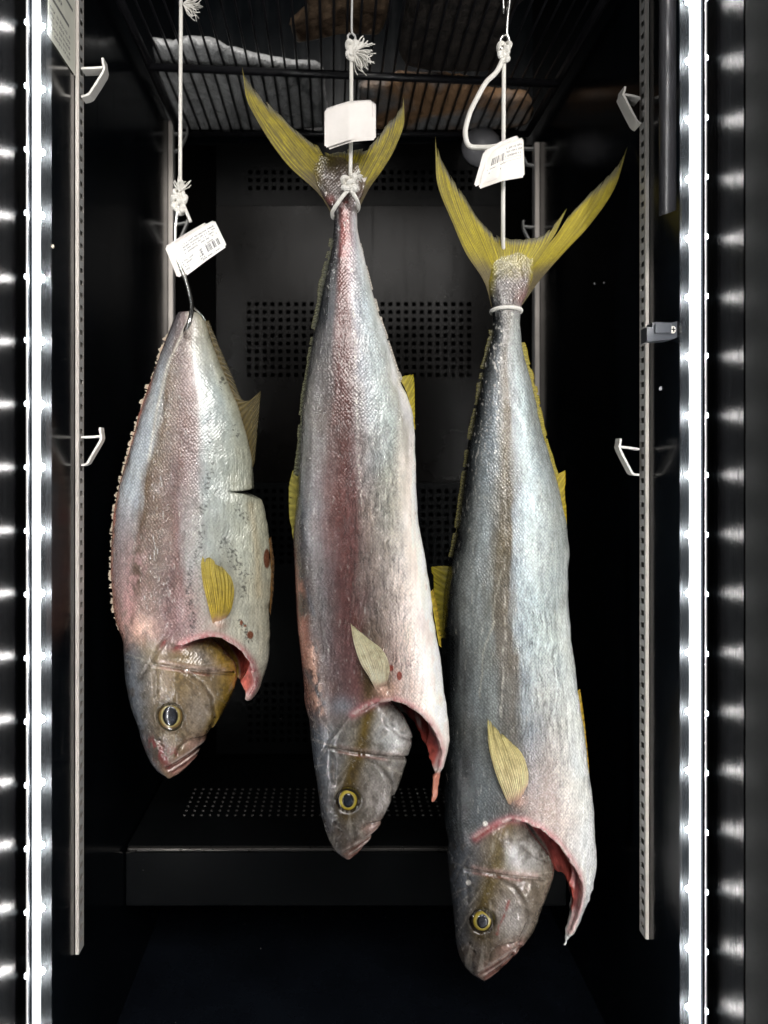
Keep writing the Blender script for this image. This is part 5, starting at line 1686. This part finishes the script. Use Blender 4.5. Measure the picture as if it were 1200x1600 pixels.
def knot(parent, px, py, Y, rx, ry, r, turns=2.6, seed=0):
    """an overhand bundle: a closed wound tube"""
    c = np.array(P(px, py, Y))
    t = np.linspace(0, 2 * math.pi, 70)
    s_ = Y / F
    x = (np.sin(t) + 1.6 * np.sin(2 * t + seed)) / 2.2 * rx * s_
    z = (np.cos(t) - 1.6 * np.cos(2 * t + seed)) / 2.2 * ry * s_
    y = -np.sin(3 * t) * rx * s_ * 0.55
    p = c + np.stack([x, y, z], 1)
    mb = MB().tube(p, r, 9, False)
    return mb.build("knot", M_CORD, parent, True)


CR = 0.0023
# left cord
Y1 = YF1 - 0.008
t = empty("white_twine", P(281, 300, Y1), "white cord with a frayed top holding the steel hook of the smallest fish", "cord", "white cords")
MB().tube(crom(pts_at([(284, -160), (283, -20), (282.5, 60), (282, 160), (281.5, 285), (281, 312)], Y1), 60), CR * 0.86, 10).build("strand", M_CORD, t, True)
fray(t, (286, 6), Y1 - 0.003, 0.25, 34, 0.021, 0.75)
knot(t, 281, 318, Y1, 9.5, 13, 0.0030, seed=0.4)
knot(t, 280, 322, Y1 - 0.002, 7, 8, 0.0030, seed=1.9)
knot(t, 281, 298, Y1, 7, 12, 0.0021, seed=2.2)
fray(t, (281, 300), Y1 - 0.002, -1.3, 20, 0.016, 0.9)
MB().tube(crom(pts_at([(286, 318, .003), (291, 330, .004), (298, 347, .005)], Y1), 10), CR * 0.8, 8).build("loose_end", M_CORD, t, True)
hk = empty("steel_hook", P(290, 515, Y1 - 0.02), "bent steel wire hook piercing the smallest fish", "hook", "steel hooks")
MB().tube(crom(pts_at([(284, 316, 0), (278, 326, .003), (275, 345, .003), (273.5, 370, .003), (275, 395, .003), (281, 415, .004), (288, 432, .006), (295, 455, .010), (299, 475, .016), (299, 490, .022), (296, 503, .026), (291, 514, .022), (289, 520, .012)], Y1), 60), 0.0023, 10).build("wire", M_HOOK, hk, True)
MB().tube(crom(pts_at([(299, 478, -.002), (304, 482, -.006), (311, 489, -.008), (318, 497, -.010), (324, 512, -.012)], Y1), 14), 0.0013, 8).build("barb", M_HOOK, hk, True)

# middle cord
Y2 = YF2 - 0.020
t = empty("white_twine", P(548, 300, Y2), "white cord tied round the middle fish's tail, carrying the blank tag", "cord", "white cords")
MB().tube(crom(pts_at([(549, 66), (549, 120), (548.5, 200), (547.5, 275)], Y2), 40), CR * 0.8, 10).build("strand", M_CORD, t, True)
knot(t, 550, 74, Y2, 6.5, 11, 0.0024, seed=0.3)
knot(t, 549, 86, Y2, 5, 8, 0.0024, seed=1.3)
fray(t, (553, 80), Y2 - 0.003, 0.55, 40, 0.023, 0.8)
fray(t, (556, 78), Y2 - 0.003, -0.9, 6, 0.016, 0.2, 0.0007)
knot(t, 546, 284, Y2, 9, 9, 0.0026, seed=0.9)
knot(t, 547, 292, Y2 - 0.002, 9, 6, 0.0026, seed=2.4)
fray(t, (552, 276), Y2 - 0.002, -0.2, 16, 0.010, 1.2)
MB().tube(crom(pts_at([(545, 296, .002), (536, 306, .003), (526, 320, .002), (519, 333, -.006), (520, 339, -.016), (535, 338, -.034), (552, 332, -.034), (560, 326, -.02), (559, 316, -.004), (553, 304, .002), (549, 296, .002)], Y2), 60), CR * 0.85, 9).build("loop", M_CORD, t, True)
hk = empty("steel_hook", P(549, 58, Y2), "thin dark wire hook above the frayed knot of the middle cord", "hook", "steel hooks")
MB().tube(crom(pts_at([(551, -150, -.01), (550, 0), (549.5, 40), (550, 52), (556, 58), (553, 64), (546, 64), (543, 57), (547, 52)], Y2), 50), 0.0012, 8).build("wire", M_STEEL_DULL, hk, True)

# right cord
Y3 = YF3 - 0.020
t = empty("white_twine", P(787, 487, Y3), "white cord with a loose loop, tied round the largest fish's tail", "cord", "white cords")
MB().tube(crom(pts_at([(787.5, 80), (787, 160), (786.5, 260), (786, 330), (786, 372, -.012), (788, 420, -.034), (790, 480, -.038)], Y3), 60), CR * 0.95, 10).build("strand", M_CORD, t, True)
knot(t, 788, 77, Y3, 8, 11, 0.0026, seed=0.5)
knot(t, 788, 86, Y3 - 0.002, 7, 9, 0.0026, seed=1.6)
MB().tube(crom(pts_at([(786, 92, .003), (776, 112, .003), (760, 128, .003), (746, 152, .003), (733, 180, .003), (727, 207, .003), (730, 224, .003), (739, 230, .003), (758, 230.5, .003), (778, 228, .003), (788, 222, .003)], Y3), 70), CR * 1.15, 10).build("loop", M_CORD, t, True)
a = np.linspace(0, 2 * math.pi, 40)
s3 = f3.s
ringp = [(PX(791, YF3) + 22.5 * s3 * math.cos(k) * 1.02, YF3 + 17.5 * s3 * math.sin(k), PZ(486.5 - 3.0 * math.sin(-k), YF3)) for k in a]
MB().tube(ringp, CR * 0.95, 9, False).build("tail_ring", M_CORD, t, True)
hk = empty("steel_hook", P(790, 80, Y3), "bent steel wire hook above the loop cord of the largest fish", "hook", "steel hooks")
MB().tube(crom(pts_at([(797, -160), (796, 0), (793, 30), (792, 52), (796, 66), (793, 76), (786, 78), (780, 72), (782, 62), (788, 54)], Y3), 60), 0.0021, 10).build("wire", M_HOOK, hk, True)
MB().tube(crom(pts_at([(786, -120, -.004), (786, 0, -.004), (788, 22, -.004)], Y3), 12), 0.0015, 8).build("stub", M_HOOK, hk, True)


def paper_tag(corners, Y, mat, label, bend, back=None, group="paper tags on the cords"):
    """corners TL, TR, BR, BL in the picture; bend = bulge toward the camera (m)"""
    TL, TR, BR, BL = (np.array(c, float) for c in corners)
    nu, nv = 24, 14
    v, uv = [], []
    for th in (0.0, 0.0005):
        for j in range(nv + 1):
            b = j / nv
            for i in range(nu + 1):
                a = i / nu
                # rounded corners
                aa = a; bb = b
                e = 0.035
                if (i in (0, nu)) and (j in (0, nv)):
                    aa = a + (e if i == 0 else -e); bb = b + (e if j == 0 else -e)
                p = (TL * (1 - aa) + TR * aa) * (1 - bb) + (BL * (1 - aa) + BR * aa) * bb
                tri = (1 - abs(2 * aa - 1)) * 0.75 + 0.25 * math.sin(math.pi * aa)
                d = bend * tri + 0.0008 * math.sin(7 * aa + 4 * bb)
                py = p[1] - bend * 900 * tri
                v.append(P(p[0], py, Y - d + th)); uv.append((aa, 1 - bb))
    f = []
    n1 = (nu + 1) * (nv + 1)
    for j in range(nv):
        for i in range(nu):
            q = (j * (nu + 1) + i, j * (nu + 1) + i + 1, (j + 1) * (nu + 1) + i + 1, (j + 1) * (nu + 1) + i)
            f.append(q[::-1]); f.append(tuple(n1 + k for k in q))
    rim = [j * (nu + 1) for j in range(nv + 1)] + [nv * (nu + 1) + i for i in range(1, nu + 1)] + [j * (nu + 1) + nu for j in range(nv - 1, -1, -1)] + list(range(nu - 1, 0, -1))
    for a_, b_ in zip(rim, rim[1:] + rim[:1]):
        f.append((a_, b_, b_ + n1, a_ + n1))
    c = (TL + TR + BL + BR) / 4
    t = empty("paper_tag", P(*c, Y), label, "tag", group)
    mesh("front_leaf", v, f, mat, t, True, None, uv)
    if back is not None:
        dx, dy = back
        k = 0.965
        vb = [(a_ + dx / F * Y, b_ + 0.0010, c_ - dy / F * Y) for a_, b_, c_ in v]
        mesh("back_leaf", vb, f, M_PAPER, t, True, None, uv)
    return t


M_PAPER = m_print("tag_paper", (0.86, 0.82, 0.78), [])
M_TAG1 = m_print("tag_print_small", (0.86, 0.85, 0.82), [
    (0.16, 0.93, 0.55, 0.90, 'txt', 30, 4), (0.04, 0.52, 0.12, 0.46, 'txt', 18, 4), (0.60, 0.90, 0.20, 0.42, 'bar', 34, 1),
    (0.60, 0.80, 0.44, 0.52, 'txt', 8, 1), (0.44, 0.86, 0.07, 0.14, 'txt', 16, 1), (0.47, 0.49, 0.2, 0.42, 'line', 1, 1)])
M_TAG3 = m_print("tag_print_large", (0.86, 0.82, 0.76), [
    (0.14, 0.50, 0.56, 0.76, 'bar', 36, 1), (0.52, 0.95, 0.62, 0.92, 'txt', 17, 3), (0.48, 0.92, 0.50, 0.58, 'box', 1, 1),
    (0.10, 0.55, 0.46, 0.52, 'txt', 20, 1), (0.16, 0.46, 0.34, 0.43, 'txt', 8, 1)])
paper_tag([(270, 382), (335, 343), (355, 385), (290, 432)], Y1 - 0.006, M_TAG1, "small white printed tag hooked on the wire of the smallest fish", 0.0012, (-13, 3))
paper_tag([(507, 170), (583, 156), (583, 216), (507, 232)], Y2 - 0.011, M_PAPER, "blank white tag on the middle cord between the tail lobes", 0.0055, (4.5, 2))
paper_tag([(763, 240), (818, 214), (820, 277), (747, 296)], Y3 - 0.011, M_TAG3, "cream tag printed with a barcode on the right cord above the yellow tail", 0.0035, (-7, -4))
#@@END
